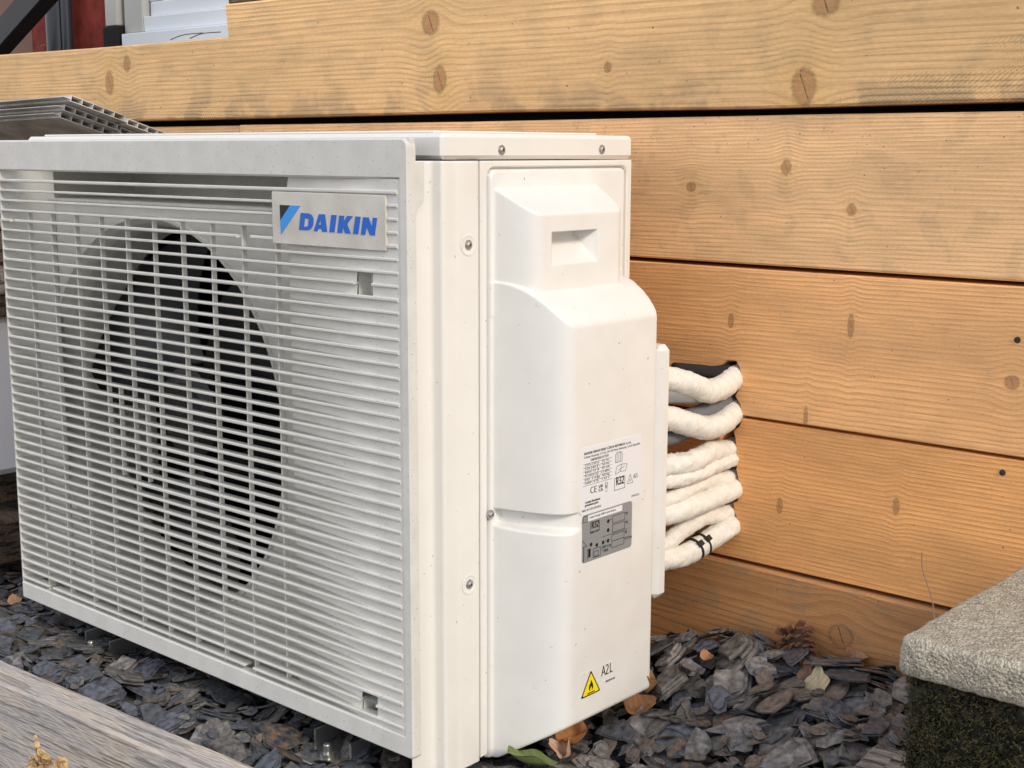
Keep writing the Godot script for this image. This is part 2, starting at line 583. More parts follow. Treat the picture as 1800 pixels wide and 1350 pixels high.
# spruce board: growth rings bent round knots, fibre, stains, saw marks
func spruce(w: int, h: int, lm: float, hm_: float, o: Dictionary) -> StandardMaterial3D:
	var sd: int = o.seed
	var lo := stretched_noise(w, h, 16, 0.016, sd, 2)
	var fib := stretched_noise(w, h, 30, 0.35, sd + 1, 3)
	var sta := stretched_noise(w, h, 1, 0.013, sd + 2, 5)
	var big := stretched_noise(w, h, 4, 0.008, sd + 3, 3)
	var fine := stretched_noise(w, h, 2, 0.25, sd + 4, 2)
	var base: Color = o.base
	var late: Color = o.late
	var grey := Color(0.55, 0.475, 0.395)
	var knots: Array = o.knots
	var r0: float = o.pith
	var k1: float = o.rings
	var stain: float = o.stain
	var saw: float = o.saw
	var img := Image.create(w, h, false, Image.FORMAT_RGB8)
	var bump := Image.create(w, h, false, Image.FORMAT_RGB8)
	for y in h:
		var Y := (h - 0.5 - y) / h * hm_
		for x in w:
			var X := (x + 0.5) / w * lm
			var i := y * w + x
			var r: float = Y + o.tilt * X + (lo[i] / 255.0 - 0.5) * o.wob
			var kc := -1.0
			var warm := 0.0
			var knot_d := 9.0
			for k in knots:
				var dx: float = X - k[0]
				if absf(dx) > k[2] * 7.0:
					continue
				var dy: float = Y - k[1]
				var e := exp(-dx * dx / (k[2] * k[2] * 6.0))
				var ks: float = k[3] * 2.2
				r -= minf(k[2], k[3]) * 0.95 * e * dy / ks * exp(1.0 - absf(dy) / ks)
				var d: float = sqrt(dx * dx / (k[2] * k[2]) + dy * dy / (k[3] * k[3]))
				d += (fine[i] / 255.0 - 0.5) * 0.25
				if d < knot_d:
					knot_d = d
					kc = absf(dx * 0.93 + dy * 0.37) / k[2]
				warm += exp(-d * d * 0.22) * k[4]
			var ph := k1 * pow(absf(r - r0) + 0.004, 1.15)
			var t := ph - floorf(ph)
			var line := smoothstep(0.35, 0.93, t) * (1.0 - smoothstep(0.94, 1.0, t))
			line *= 0.45 + 0.8 * (big[i] / 255.0)
			var fb := fib[i] / 255.0 - 0.5
			var col := base.lerp(late, clampf(line * 0.46, 0.0, 1.0))
			col = col.lerp(o.warm, clampf(warm * 0.55, 0.0, 0.7))
			var v := 1.0 + fb * 0.16 + (big[i] / 255.0 - 0.5) * 0.14 + (fine[i] / 255.0 - 0.5) * 0.07
			var s := smoothstep(0.56, 0.78, sta[i] / 255.0) * stain
			if o.low_stain > 0.0:
				var edge := exp(-Y / 0.035) * smoothstep(0.42, 0.62, sta[i] / 255.0)
				s += edge * o.low_stain
			s *= 0.6 + 0.8 * line
			col = col.lerp(grey, clampf(s, 0.0, 0.75))
			var b := 0.55 + fb * 0.35 + line * 0.18
			if saw > 0.0:
				var q := (X * 0.62 - Y) * 250.0 + (lo[i] / 255.0) * 5.0
				var sm := smoothstep(0.72, 0.95, q - floorf(q)) * smoothstep(0.5, 0.66, big[(i + w * 3) % (w * h)] / 255.0) * saw * smoothstep(0.13, 0.03, Y)
				v -= sm * 0.30
				b -= sm * 0.3
			if knot_d < 1.25:
				var kk := 1.0 - smoothstep(0.86, 1.0, knot_d)
				var rim := smoothstep(0.78, 0.98, knot_d) * (1.0 - smoothstep(1.0, 1.25, knot_d))
				var kr := knot_d * 5.0 - floorf(knot_d * 5.0)
				var kcol := Color(0.70, 0.505, 0.34).lerp(Color(0.55, 0.375, 0.24), kr * 0.5)
				col = col.lerp(kcol, kk * 0.62)
				v -= rim * 0.17
				if kc < 0.03 + 0.05 * (fine[i] / 255.0 - 0.4) and knot_d < 0.8:
					v *= 0.55
					b -= 0.4
			v = clampf(v, 0.2, 1.25)
			img.set_pixel(x, y, Color(col.r * v, col.g * v, col.b * (v * 0.985 - 0.01)))
			b = clampf(b, 0.0, 1.0)
			bump.set_pixel(x, y, Color(b, b, b))
	var r2 := RandomNumberGenerator.new()
	r2.seed = sd + 9
	for k in int(o.specks):
		var px := r2.randi_range(1, w - 3)
		var py := r2.randi_range(1, h - 3)
		var yy: float = 1.0 - float(py) / h
		if o.top_specks and r2.randf() > yy * yy:
			continue
		var a := r2.randf_range(0.3, 0.8)
		for dy2 in r2.randi_range(1, 2):
			for dx2 in r2.randi_range(1, 2):
				img.set_pixel(px + dx2, py + dy2, img.get_pixel(px + dx2, py + dy2).lerp(Color(0.16, 0.11, 0.08), a))
	bump.bump_map_to_normal_map(4.0)
	img.generate_mipmaps()
	var m := StandardMaterial3D.new()
	m.albedo_texture = ImageTexture.create_from_image(img)
	m.normal_enabled = true
	m.normal_texture = ImageTexture.create_from_image(bump)
	m.normal_scale = 0.28
	m.roughness = o.rough
	return m

# ---------------------------------------------------------------- ground
func ground_y(x: float, z: float) -> float:
	var wallh := 0.046 + 0.06 * smoothstep(-0.08, 0.12, x)
	if x < -0.2:
		wallh = 0.0
	var g := lerpf(0.0, wallh, smoothstep(0.2, 0.5, -z))
	g += 0.03 * smoothstep(0.1, 0.4, x) * (1.0 - smoothstep(0.3, 0.5, -z))
	g += 0.022 * smoothstep(0.02, 0.12, z)
	return g

func build_ground() -> void:
	var st := new_st()
	var s := 30.0
	tri(st, Vector3(-s, -0.075, s), Vector3(s, -0.075, s), Vector3(s, -0.075, -s))
	tri(st, Vector3(-s, -0.075, s), Vector3(s, -0.075, -s), Vector3(-s, -0.075, -s))
	var g := put("ground", st, M.soil)
	g.set_meta("kind", "structure")

# ---------------------------------------------------------------- plank wall
func build_plank_wall() -> void:
	var w := thing("plank_wall", "low retaining wall of wide horizontal softwood planks behind the heat pump", "wall", Vector3(0, 0, -0.5))
	var tan_ := Color(0.92, 0.75, 0.545)
	var honey := Color(0.945, 0.72, 0.505)
	var amber := Color(0.86, 0.69, 0.41)
	# top beam with the notch
	var top_m := spruce(2048, 176, 2.6, 0.205, {
		seed = 100, base = tan_, late = Color(0.74, 0.57, 0.395), warm = amber, pith = 0.135, rings = 165.0, tilt = 0.004, wob = 0.011,
		stain = 0.12, low_stain = 0.6, saw = 1.0, specks = 60, top_specks = false, rough = 0.72,
		knots = [[1.444, 0.141, 0.017, 0.017, 0.5], [1.463, 0.056, 0.013, 0.019, 0.9], [0.561, 0.078, 0.013, 0.021, 0.9], [0.624, 0.112, 0.011, 0.014, 0.3],
			[2.112, 0.124, 0.017, 0.013, 0.4], [2.087, 0.028, 0.016, 0.021, 0.8], [1.784, 0.062, 0.006, 0.007, 0.3], [2.40, 0.09, 0.008, 0.009, 0.4]]})
	var st := new_st()
	UVO = Vector2(-1.9, 0.797)
	UVS = Vector2(2.6, 0.205)
	extrude(st, PackedVector2Array([Vector2(-2.6, 0.803), Vector2(-1.2, 0.8015), Vector2(-0.3, 0.803), Vector2(0.1, 0.8), Vector2(0.9, 0.8045),
		Vector2(0.9, 0.996), Vector2(-0.2, 0.997), Vector2(-0.966, 0.999), Vector2(-0.959, 0.943), Vector2(-1.4, 0.944), Vector2(-2.6, 0.953)]), 0.06, 0.003, Transform3D(Basis.IDENTITY, Vector3(0, 0, 0.006)))
	var p := put("plank", st, top_m, w, true)
	p.set_meta("label", "weathered top plank with notched left end and grey stains")
	# second row: two lengths butted together
	var m1 := spruce(1024, 256, 0.78, 0.195, {
		seed = 200, base = Color(0.945, 0.765, 0.575), late = Color(0.80, 0.60, 0.415), warm = amber, pith = 0.07, rings = 260.0, tilt = -0.006, wob = 0.005,
		stain = 0.15, low_stain = 0.0, saw = 0.0, specks = 240, top_specks = true, rough = 0.6,
		knots = [[0.313, 0.13, 0.007, 0.009, 0.5], [0.171, 0.103, 0.007, 0.006, 0.6], [0.405, 0.08, 0.006, 0.007, 0.5]]})
	st = new_st()
	UVO = Vector2(-0.15, 0.597)
	UVS = Vector2(0.78, 0.195)
	extrude(st, PackedVector2Array([Vector2(-0.942, 0.6025), Vector2(0.9, 0.6035), Vector2(0.9, 0.7905), Vector2(0.2, 0.7915), Vector2(-0.4, 0.7895), Vector2(-0.942, 0.7905)]), 0.05, 0.0025)
	put("plank", st, m1, w, true)
	st = new_st()
	UVO = Vector2(-2.0, 0.597)
	extrude(st, rect(-2.6, 0.6, -0.9445, 0.7895), 0.05, 0.0025, Transform3D(Basis.IDENTITY, Vector3(0, 0, -0.004)))
	put("plank", st, m1, w, true)
	# third row with the upper pipe holes cut into its lower edge
	var m2 := spruce(1024, 256, 0.78, 0.195, {
		seed = 300, base = honey, late = Color(0.78, 0.545, 0.34), warm = Color(0.87, 0.67, 0.45), pith = 0.035, rings = 215.0, tilt = -0.014, wob = 0.007,
		stain = 0.07, low_stain = 0.0, saw = 0.0, specks = 40, top_specks = false, rough = 0.48,
		knots = [[0.412, 0.133, 0.004, 0.014, 0.8], [0.615, 0.086, 0.008, 0.008, 0.6], [0.355, 0.012, 0.003, 0.012, 0.5], [0.24, 0.125, 0.004, 0.009, 0.5]]})
	st = new_st()
	UVO = Vector2(-0.15, 0.403)
	UVS = Vector2(0.78, 0.195)
	extrude(st, PackedVector2Array([Vector2(-2.6, 0.4055), Vector2(0.066, 0.4045), Vector2(0.076, 0.416), Vector2(0.086, 0.4275), Vector2(0.079, 0.436), Vector2(0.0745, 0.452), Vector2(0.077, 0.467), Vector2(0.086, 0.4745),
		Vector2(0.099, 0.4755), Vector2(0.1050, 0.467), Vector2(0.1085, 0.452), Vector2(0.1035, 0.438), Vector2(0.099, 0.429), Vector2(0.1075, 0.419), Vector2(0.1105, 0.4045),
		Vector2(0.9, 0.404), Vector2(0.9, 0.5985), Vector2(0.1, 0.5975), Vector2(-2.6, 0.5965)]), 0.05, 0.0015, Transform3D(Basis.IDENTITY, Vector3(0, 0, 0.002)))
	put("plank", st, m2, w, true)
	# fourth row with the lower pipe slot
	var m3 := spruce(1024, 256, 0.78, 0.195, {
		seed = 400, base = Color(0.925, 0.675, 0.435), late = Color(0.75, 0.51, 0.305), warm = Color(0.84, 0.63, 0.41), pith = -0.03, rings = 205.0, tilt = -0.012, wob = 0.006,
		stain = 0.07, low_stain = 0.0, saw = 0.0, specks = 40, top_specks = false, rough = 0.5,
		knots = [[0.482, 0.115, 0.004, 0.010, 0.6], [0.321, 0.087, 0.004, 0.010, 0.5]]})
	st = new_st()
	UVO = Vector2(-0.15, 0.205)
	extrude(st, PackedVector2Array([Vector2(-2.6, 0.2085), Vector2(0.9, 0.2085), Vector2(0.9, 0.3995), Vector2(0.1100, 0.4005), Vector2(0.1055, 0.389), Vector2(0.097, 0.382), Vector2(0.100, 0.372), Vector2(0.1025, 0.356), Vector2(0.1045, 0.342), Vector2(0.103, 0.33),
		Vector2(0.1065, 0.318), Vector2(0.1120, 0.303), Vector2(0.1065, 0.288), Vector2(0.100, 0.284), Vector2(0.1025, 0.272), Vector2(0.1110, 0.255), Vector2(0.1045, 0.239), Vector2(0.096, 0.236), Vector2(0.082, 0.243), Vector2(0.075, 0.26),
		Vector2(0.082, 0.282), Vector2(0.076, 0.3), Vector2(0.08, 0.33), Vector2(0.073, 0.35), Vector2(0.08, 0.372), Vector2(0.09, 0.382), Vector2(0.076, 0.389), Vector2(0.068, 0.4005), Vector2(-2.6, 0.4005)]), 0.05, 0.0015)
	put("plank", st, m3, w, true)
	# bottom row
	var m4 := spruce(1024, 256, 0.78, 0.21, {
		seed = 500, base = Color(0.74, 0.535, 0.355), late = Color(0.60, 0.42, 0.27), warm = Color(0.70, 0.50, 0.32), pith = 0.16, rings = 150.0, tilt = 0.01, wob = 0.012,
		stain = 0.35, low_stain = 0.3, saw = 0.0, specks = 60, top_specks = false, rough = 0.6,
		knots = [[0.42, 0.146, 0.016, 0.014, 0.5]]})
	st = new_st()
	UVO = Vector2(-0.15, -0.005)
	UVS = Vector2(0.78, 0.21)
	extrude(st, rect(-2.6, -0.09, 0.9, 0.2035), 0.05, 0.003, Transform3D(Basis.IDENTITY, Vector3(0, 0, 0.007)))
	put("plank", st, m4, w, true)
	UVO = Vector2.ZERO
	UVS = Vector2.ONE
	# dark sheeting behind the planks
	st = new_st()
	cbox(st, Vector3(-2.6, -0.09, -0.10), Vector3(0.9, 0.94, -0.085), 0.0)
	put("backing_sheet", st, M.membrane, w)
	# iron nails in the lower planks
	for q in [Vector3(0.468, 0.538, 0.002), Vector3(0.46, 0.383, 0.0)]:
		st = new_st()
		lathe(st, [Vector2(0.0, 0.002), Vector2(0.0035, 0.0015), Vector2(0.004, -0.001)], 10, Transform3D(Basis.IDENTITY, q))
		put("nail", st, M.dark_wood, w)
	# terrace deck behind the wall
	st = new_st()
	cbox(st, Vector3(-5.5, 0.90, -1.6), Vector3(2.5, 0.935, -0.565), 0.002)
	var d := put("terrace_deck", st, M.brown_wood)
	d.set_meta("kind", "structure")
	# batten lying on the top plank
	st = new_st()
	cbox(st, Vector3(-0.27, 0.0, -0.02), Vector3(0.22, 0.028, 0.018), 0.003, Transform3D(Basis(Vector3.UP, 0.03), Vector3.ZERO))
	var bt := put("wood_batten", st, M.brown_wood)
	bt.position = Vector3(-0.70, 0.9995, -0.53)
	tag(bt, "short dark batten lying on the top plank edge", "batten")
	# twigs on the notch
	for q in [[Vector3(-1.10, 0.948, -0.505), 0.05, 0.4, "middle dry twig on the notched plank, tilted upwards"], [Vector3(-1.05, 0.948, -0.51), 0.045, -0.35, "dry twig on the notched plank nearest the notch step"], [Vector3(-1.62, 0.950, -0.51), 0.04, 0.9, "short dry twig on the plank top at the far left"]]:
		st = new_st()
		var a: float = q[2]
		var L: float = q[1]
		var pts := catmull([Vector3(-cos(a) * L, 0, 0), Vector3(0, 0.006, 0.004), Vector3(cos(a) * L, 0.003 + 0.012 * absf(a), -0.006)], 6)
		var tw := put_mesh("twig", tube_mesh(pts, func(_t, _a): return 0.0009, 6), M.brown_wood)
		tw.position = q[0]
		tag(tw, q[3], "twig", "dry twigs on the top plank")

# ---------------------------------------------------------------- house behind
func build_house() -> void:
	var h := thing("house", "red rendered house corner with white door frame and dark downpipes above the planks", "house", Vector3(0, 0.935, -1.6))
	var y1 := 1.6
	var b := func(called: String, x0: float, x1: float, z0: float, z1: float, ya: float, yb: float, m: Material, bev := 0.003) -> MeshInstance3D:
		var st := new_st()
		cbox(st, Vector3(x0, ya, z0), Vector3(x1, yb, z1), bev)
		return put(called, st, m, h)
	b.call("wall", -3.30, -3.084, -0.12, 0.0, 0, y1, M.red_wall)
	b.call("wall", -2.3, 1.5, -0.12, 0.0, 0, y1, M.red_wall)
	b.call("wall_panel", -6.0, -3.562, -0.14, -0.06, 0, y1, M.beige)
	b.call("corner_board", -3.558, -3.40, -0.12, 0.01, 0, y1, M.red_wall)
	for q in [[-3.311, 0.040], [-3.2525, 0.0185]]:
		var st2 := new_st()
		lathe(st2, [Vector2(q[1], 0.0), Vector2(q[1], y1)], 20, Transform3D(Basis(Vector3.RIGHT, -PI / 2), Vector3(q[0], 0.0, 0.05)))
		put("downpipe", st2, M.gutter, h)
	b.call("trim_post", -3.077, -3.006, -0.05, 0.012, 0.217, y1, M.upvc_grey)
	b.call("post_foot", -3.082, -2.99, -0.05, 0.02, 0.0, 0.214, M.black)
	b.call("door_gap", -3.004, -2.984, -0.10, -0.05, 0.0, y1, M.black)
	b.call("door_jamb", -2.982, -2.876, -0.08, 0.0, 0.19, y1, M.upvc_grey)
	b.call("door_sill", -2.972, -2.30, -0.08, 0.02, 0.0, 0.187, M.upvc)
	b.call("door_rail", -2.874, -2.30, -0.08, -0.002, 0.19, 0.238, M.upvc)
	var leaf: MeshInstance3D = b.call("door_leaf", -2.862, -2.30, -0.08, -0.022, 0.240, 0.285, M.upvc)
	var st3 := new_st()
	cbox(st3, Vector3(-2.80, 0.29, -0.05), Vector3(-2.36, 1.5, -0.044), 0.0)
	put("glass_pane", st3, M.glass, leaf)
	st3 = new_st()
	cbox(st3, Vector3(-2.87, 0.287, -0.08), Vector3(-2.80, 1.55, -0.024), 0.002)
	put("leaf_stile", st3, M.upvc, leaf)
	# dark slanting stair rail in front of the house
	var st4 := new_st()
	cbox(st4, Vector3(-0.62, -0.041, -0.03), Vector3(1.6, 0.041, 0.03), 0.004)
	var rail := put("stair_stringer", st4, M.navy)
	rail.position = Vector3(-3.0275, 1.2095, -1.31)
	rail.rotation.z = 0.44
	tag(rail, "dark navy slanting beam crossing in front of the house", "beam")

# ---------------------------------------------------------------- heat pump
func text_on(parent: Node, txt: String, hgt: float, xf: Transform3D, m: Material, bold := true, max_w := 0.0) -> void:
	var f := SystemFont.new()
	f.font_names = PackedStringArray(["Droid Sans"])
	f.font_weight = 700 if bold else 400
	var tm := TextMesh.new()
	tm.font = f
	tm.text = txt
	tm.font_size = 32
	tm.pixel_size = hgt / 24.0
	tm.depth = 0.0003
	tm.curve_step = 2.0
	tm.horizontal_alignment = HORIZONTAL_ALIGNMENT_LEFT
	tm.vertical_alignment = VERTICAL_ALIGNMENT_BOTTOM
	var mi := put_mesh("lettering", tm, m, parent)
	var sx := 1.0
	if max_w > 0.0:
		sx = max_w / maxf(1e-5, tm.get_aabb().size.x)
	mi.transform = xf * Transform3D(Basis.from_scale(Vector3(sx, 1, 1)), Vector3.ZERO)

func smin(a: float, b: float, k: float) -> float:
	var hh := clampf(0.5 + 0.5 * (b - a) / k, 0.0, 1.0)
	return lerpf(b, a, hh) - k * hh * (1.0 - hh)

func smax(a: float, b: float, k: float) -> float:
	return -smin(-a, -b, k)

func bulge(z: float, z0: float, z1: float, full: float, run: float, tail: float) -> float:
	# plan profile: steep rounded rise from z0 going back, sharp rounded fall at z1
	var t := clampf((z0 - z) / run, 0.0, 1.0)
	var a := full * (1.0 - pow(1.0 - t, 3.0))
	var u := clampf((z - z1) / tail, 0.0, 1.0)
	var b := full * sqrt(1.0 - (1.0 - u) * (1.0 - u))
	return min(a, b)

func cover_x(y: float, z: float) -> float:
	# outline of the moulded service cover above its flange
	var p1 := bulge(z, -0.1205, -0.329, 0.0875, 0.050, 0.012)
	if y > 0.3125 and y < 0.337:
		var g := bulge(z, -0.1345, -0.329, 0.0875, 0.050, 0.012)
		p1 = lerpf(p1, g, smoothstep(0.3125, 0.3185, y) * (1.0 - smoothstep(0.3345, 0.3365, y)))
	var lim_top := 9.0
	if y > 0.50:
		lim_top = 0.0875 * pow(max(0.0, 0.600 - y) / 0.045, 0.4545) if y < 0.600 else -0.01
	var lim_bot := (y - 0.024) / 0.62
	p1 = smin(smin(p1, lim_top, 0.005), lim_bot, 0.006)
	var p2 := bulge(z, -0.1225, -0.312, 0.0475, 0.034, 0.02)
	var l2 := (0.705 - y) / 0.58
	p2 = smin(p2, l2, 0.005)
	if y < 0.56:
		p2 = -0.01
	var h := smax(p1, p2, 0.003)
	h = max(h, 0.0)
	if z < -0.167 and z > -0.250 and y > 0.618 and y < 0.656:
		h = min(h, 0.0475 - 0.034 * clampf((y - 0.6185) / 0.030, 0.0, 1.0))
	return 0.0125 + h

func build_unit() -> void:
	var u := thing("heat_pump_outdoor_unit", "large cream white outdoor heat pump unit with slatted front grille and moulded side cover", "heat pump")
	var st := new_st()
	# --- casing shell
	cbox(st, Vector3(-0.853, 0.034, -0.381), Vector3(-0.004, 0.736, -0.352), 0.003)
	cbox(st, Vector3(-0.853, 0.034, -0.351), Vector3(-0.846, 0.736, -0.045), 0.0)
	cbox(st, Vector3(-0.845, 0.034, -0.351), Vector3(-0.004, 0.041, -0.10), 0.0)
	cbox(st, Vector3(-0.215, 0.042, -0.351), Vector3(-0.205, 0.735, -0.03), 0.0)
	cbox(st, Vector3(-0.004, 0.042, -0.351), Vector3(0.002, 0.735, -0.07), 0.0)
	put("casing", st, M.steel, u)
	st = new_st()
	cbox(st, Vector3(-0.845, 0.042, -0.345), Vector3(-0.217, 0.735, -0.24), 0.0)
	put("heat_exchanger", st, M.fin, u)
	# --- lid
	st = new_st()
	cbox(st, Vector3(-0.852, 0.7371, -0.383), Vector3(0.0115, 0.7655, -0.0415), 0.0045)
	cbox(st, Vector3(-0.835, 0.7657, -0.35), Vector3(-0.02, 0.7685, -0.06), 0.003)
	put("lid", st, M.steel, u)
	# --- fan shroud
	var cx := -0.562
	var cy := 0.376
	var zs := -0.055
	st = new_st()
	var ro := 0.2815
	var seg := 96
	for k in seg:
		var a0 := TAU * k / seg
		var a1 := TAU * (k + 1) / seg
		var P := []
		for a in [a0, a1]:
			var d := Vector2(cos(a), sin(a))
			var tx := 9.0
			if d.x > 0.001:
				tx = (-0.218 - cx) / d.x
			elif d.x < -0.001:
				tx = (-0.845 - cx) / d.x
			var ty := 9.0
			if d.y > 0.001:
				ty = (0.6725 - cy) / d.y
			elif d.y < -0.001:
				ty = (0.042 - cy) / d.y
			var tt: float = max(min(tx, ty), ro + 0.0005)
			P.append([Vector3(cx + d.x * ro, cy + d.y * ro, zs), Vector3(cx + d.x * tt, cy + d.y * tt, zs)])
		tri(st, P[0][0], P[0][1], P[1][1])
		tri(st, P[0][0], P[1][1], P[1][0])
	lathe(st, [Vector2(0.272, -0.152), Vector2(0.2655, -0.150), Vector2(0.2645, -0.120), Vector2(0.2650, -0.088), Vector2(0.2675, -0.074), Vector2(0.2720, -0.063), Vector2(0.2765, -0.056), Vector2(0.2785, -0.052), Vector2(0.2825, -0.052), Vector2(0.2835, -0.055)], 96, Transform3D(Basis.IDENTITY, Vector3(cx, cy, 0)))
	cbox(st, Vector3(-0.845, 0.6726, -0.238), Vector3(-0.217, 0.676, -0.052), 0.0)
	put("fan_shroud", st, M.plastic, u)
	st = new_st()
	cbox(st, Vector3(-0.845, 0.6765, -0.239), Vector3(-0.217, 0.737, -0.215), 0.0)
	put("upper_baffle", st, M.plastic, u)
	# --- fan
	st = new_st()
	lathe(st, [Vector2(0.0, -0.098), Vector2(0.045, -0.099), Vector2(0.066, -0.106), Vector2(0.07, -0.115), Vector2(0.07, -0.18)], 40, Transform3D(Basis.IDENTITY, Vector3(cx, cy, 0)))
	var fan := put("fan", st, M.dark_plastic, u)
	for bl in 3:
		var P := []
		for i in 15:
			var row := []
			var s := i / 14.0
			var rr := lerpf(0.066, 0.257, s)
			for j in 21:
				var t := j / 20.0
				var span := lerpf(0.75, 1.45, sin(s * PI * 0.55))
				var ang := bl * TAU / 3.0 + 0.55 + (t - 0.5) * span - 0.35 * s * s
				var zz := -0.135 + (t - 0.5) * lerpf(0.075, 0.055, s) - 0.012 * sin(t * PI)
				row.append(Vector3(cx + cos(ang) * rr, cy + sin(ang) * rr, zz))
			P.append(row)
		put_mesh("fan_blade", grid_mesh(P), M.blade, fan)
	# --- front grille frame: one bracket-shaped moulding
	st = new_st()
	var fr := PackedVector2Array([Vector2(-0.868, 0.06), Vector2(-0.006, 0.06), Vector2(-0.002, 0.0615), Vector2(0, 0.065)])
	for k in 6:
		var a := k * PI / 10
		fr.append(Vector2(-0.010 + cos(a) * 0.010, 0.750 + sin(a) * 0.010))
	fr.append_array(PackedVector2Array([Vector2(-0.868, 0.76), Vector2(-0.868, 0.7165), Vector2(-0.0145, 0.7165), Vector2(-0.0145, 0.0865), Vector2(-0.868, 0.0865)]))
	extrude(st, fr, 0.012, 0.0022)
	# left edge and its inward return
	cbox(st, Vector3(-0.868, 0.0868, -0.05), Vector3(-0.8635, 0.7162, -0.0012), 0.0008)
	# right return with its hooked tab
	var zy := Transform3D(Basis(Vector3(0, 0, -1), Vector3(0, 1, 0), Vector3(1, 0, 0)), Vector3(-0.0008, 0, 0))
	extrude(st, PackedVector2Array([Vector2(0.0035, 0.079), Vector2(0.0125, 0.083), Vector2(0.0135, 0.676), Vector2(0.0155, 0.684), Vector2(0.0245, 0.692), Vector2(0.026, 0.698), Vector2(0.026, 0.735), Vector2(0.0121, 0.735), Vector2(0.0121, 0.7595), Vector2(0.0035, 0.7595)]), 0.003, 0.0006, zy)
	var grille := put("front_grille", st, M.plastic, u)
	# curved end wall behind the slats on the left
	var PL := []
	for i in 2:
		var row := []
		for k in 13:
			var a := k / 12.0 * PI / 2
			row.append(Vector3(-0.8625 + 0.058 * (1.0 - cos(a)), 0.0868 if i == 0 else 0.7162, -0.004 - 0.05 * sin(a)))
		PL.append(row)
	put_mesh("end_wall", grid_mesh(PL, true), M.plastic, grille)
	# --- slats
	var pitch := 0.01447
	var slat_profile := func(x0: float, x1: float, proud: bool) -> ArrayMesh:
		var s2 := new_st()
		var th := 0.0022 if proud else 0.0018
		var zf := 0.0014 if proud else 0.0008
		var prof := [Vector2(zf - 0.0135, -0.0012), Vector2(zf - 0.001, -th), Vector2(zf, -th * 0.45), Vector2(zf, th * 0.55), Vector2(zf - 0.001, th), Vector2(zf - 0.0135, 0.0008)]
		var n := prof.size()
		for i in n:
			var a: Vector2 = prof[i]
			var b: Vector2 = prof[(i + 1) % n]
			tri(s2, Vector3(x0, a.y, a.x), Vector3(x1, a.y, a.x), Vector3(x1, b.y, b.x))
			tri(s2, Vector3(x0, a.y, a.x), Vector3(x1, b.y, b.x), Vector3(x0, b.y, b.x))
		for e in [x0, x1]:
			for i in range(1, n - 1):
				var A := Vector3(e, prof[0].y, prof[0].x)
				var B := Vector3(e, prof[i].y, prof[i].x)
				var Cc := Vector3(e, prof[i + 1].y, prof[i + 1].x)
				if e == x1:
					tri(s2, A, B, Cc)
				else:
					tri(s2, A, Cc, B)
		return s2.commit()
	var cache := {}
	var rows_y := []
	for k in 43:
		var y := 0.7022 - k * pitch
		if y < 0.092:
			break
		rows_y.append(y)
		var proud := k % 4 == 0
		var spans := [[-0.8625, -0.0165]]
		if k in [1, 2, 3]:
			spans = [[-0.8625, -0.2275], [-0.031, -0.0165]]
		elif k == 4:
			spans = [[-0.8625, -0.836], [-0.822, -0.297], [-0.270, -0.2275], [-0.031, -0.0165]]
		elif k == 7:
			spans = [[-0.8625, -0.088], [-0.0585, -0.0165]]
		elif y > 0.095 and y < 0.109:
			spans = [[-0.8625, -0.091], [-0.0615, -0.0165]]
		elif y <= 0.095:
			spans = [[-0.8625, -0.79], [-0.775, -0.31], [-0.292, -0.0165]]
		for sp in spans:
			var key := "%s %s %s" % [sp[0], sp[1], proud]
			if not cache.has(key):
				cache[key] = slat_profile.call(sp[0], sp[1], proud)
			var mi := put_mesh("slat", cache[key], M.plastic, grille)
			mi.position.y = y
	# --- upright ribs
	st = new_st()
	cbox(st, Vector3(-0.0011, 0.0868, -0.0130), Vector3(0.0011, 0.658, -0.0060), 0.0004)
	var rib_mesh := st.commit()
	for k in 9:
		var mi := put_mesh("rib", rib_mesh, M.plastic, grille)
		mi.position.x = -0.797 + k * 0.0627
	put_mesh("rib", rib_mesh, M.plastic, grille).position = Vector3(-0.2335, 0, -0.002)
	st = new_st()
	cbox(st, Vector3(-0.0011, 0.30, -0.0130), Vector3(0.0011, 0.4275, -0.0060), 0.0004)
	var rib2 := st.commit()
	for x in [-0.58, -0.5175]:
		put_mesh("rib", rib2, M.plastic, grille).position.x = x
	# --- blank part of the front: a stepped plate that runs back to the left
	st = new_st()
	var ys := [0.7165]
	ys.append_array(rows_y)
	ys.append(0.0866)
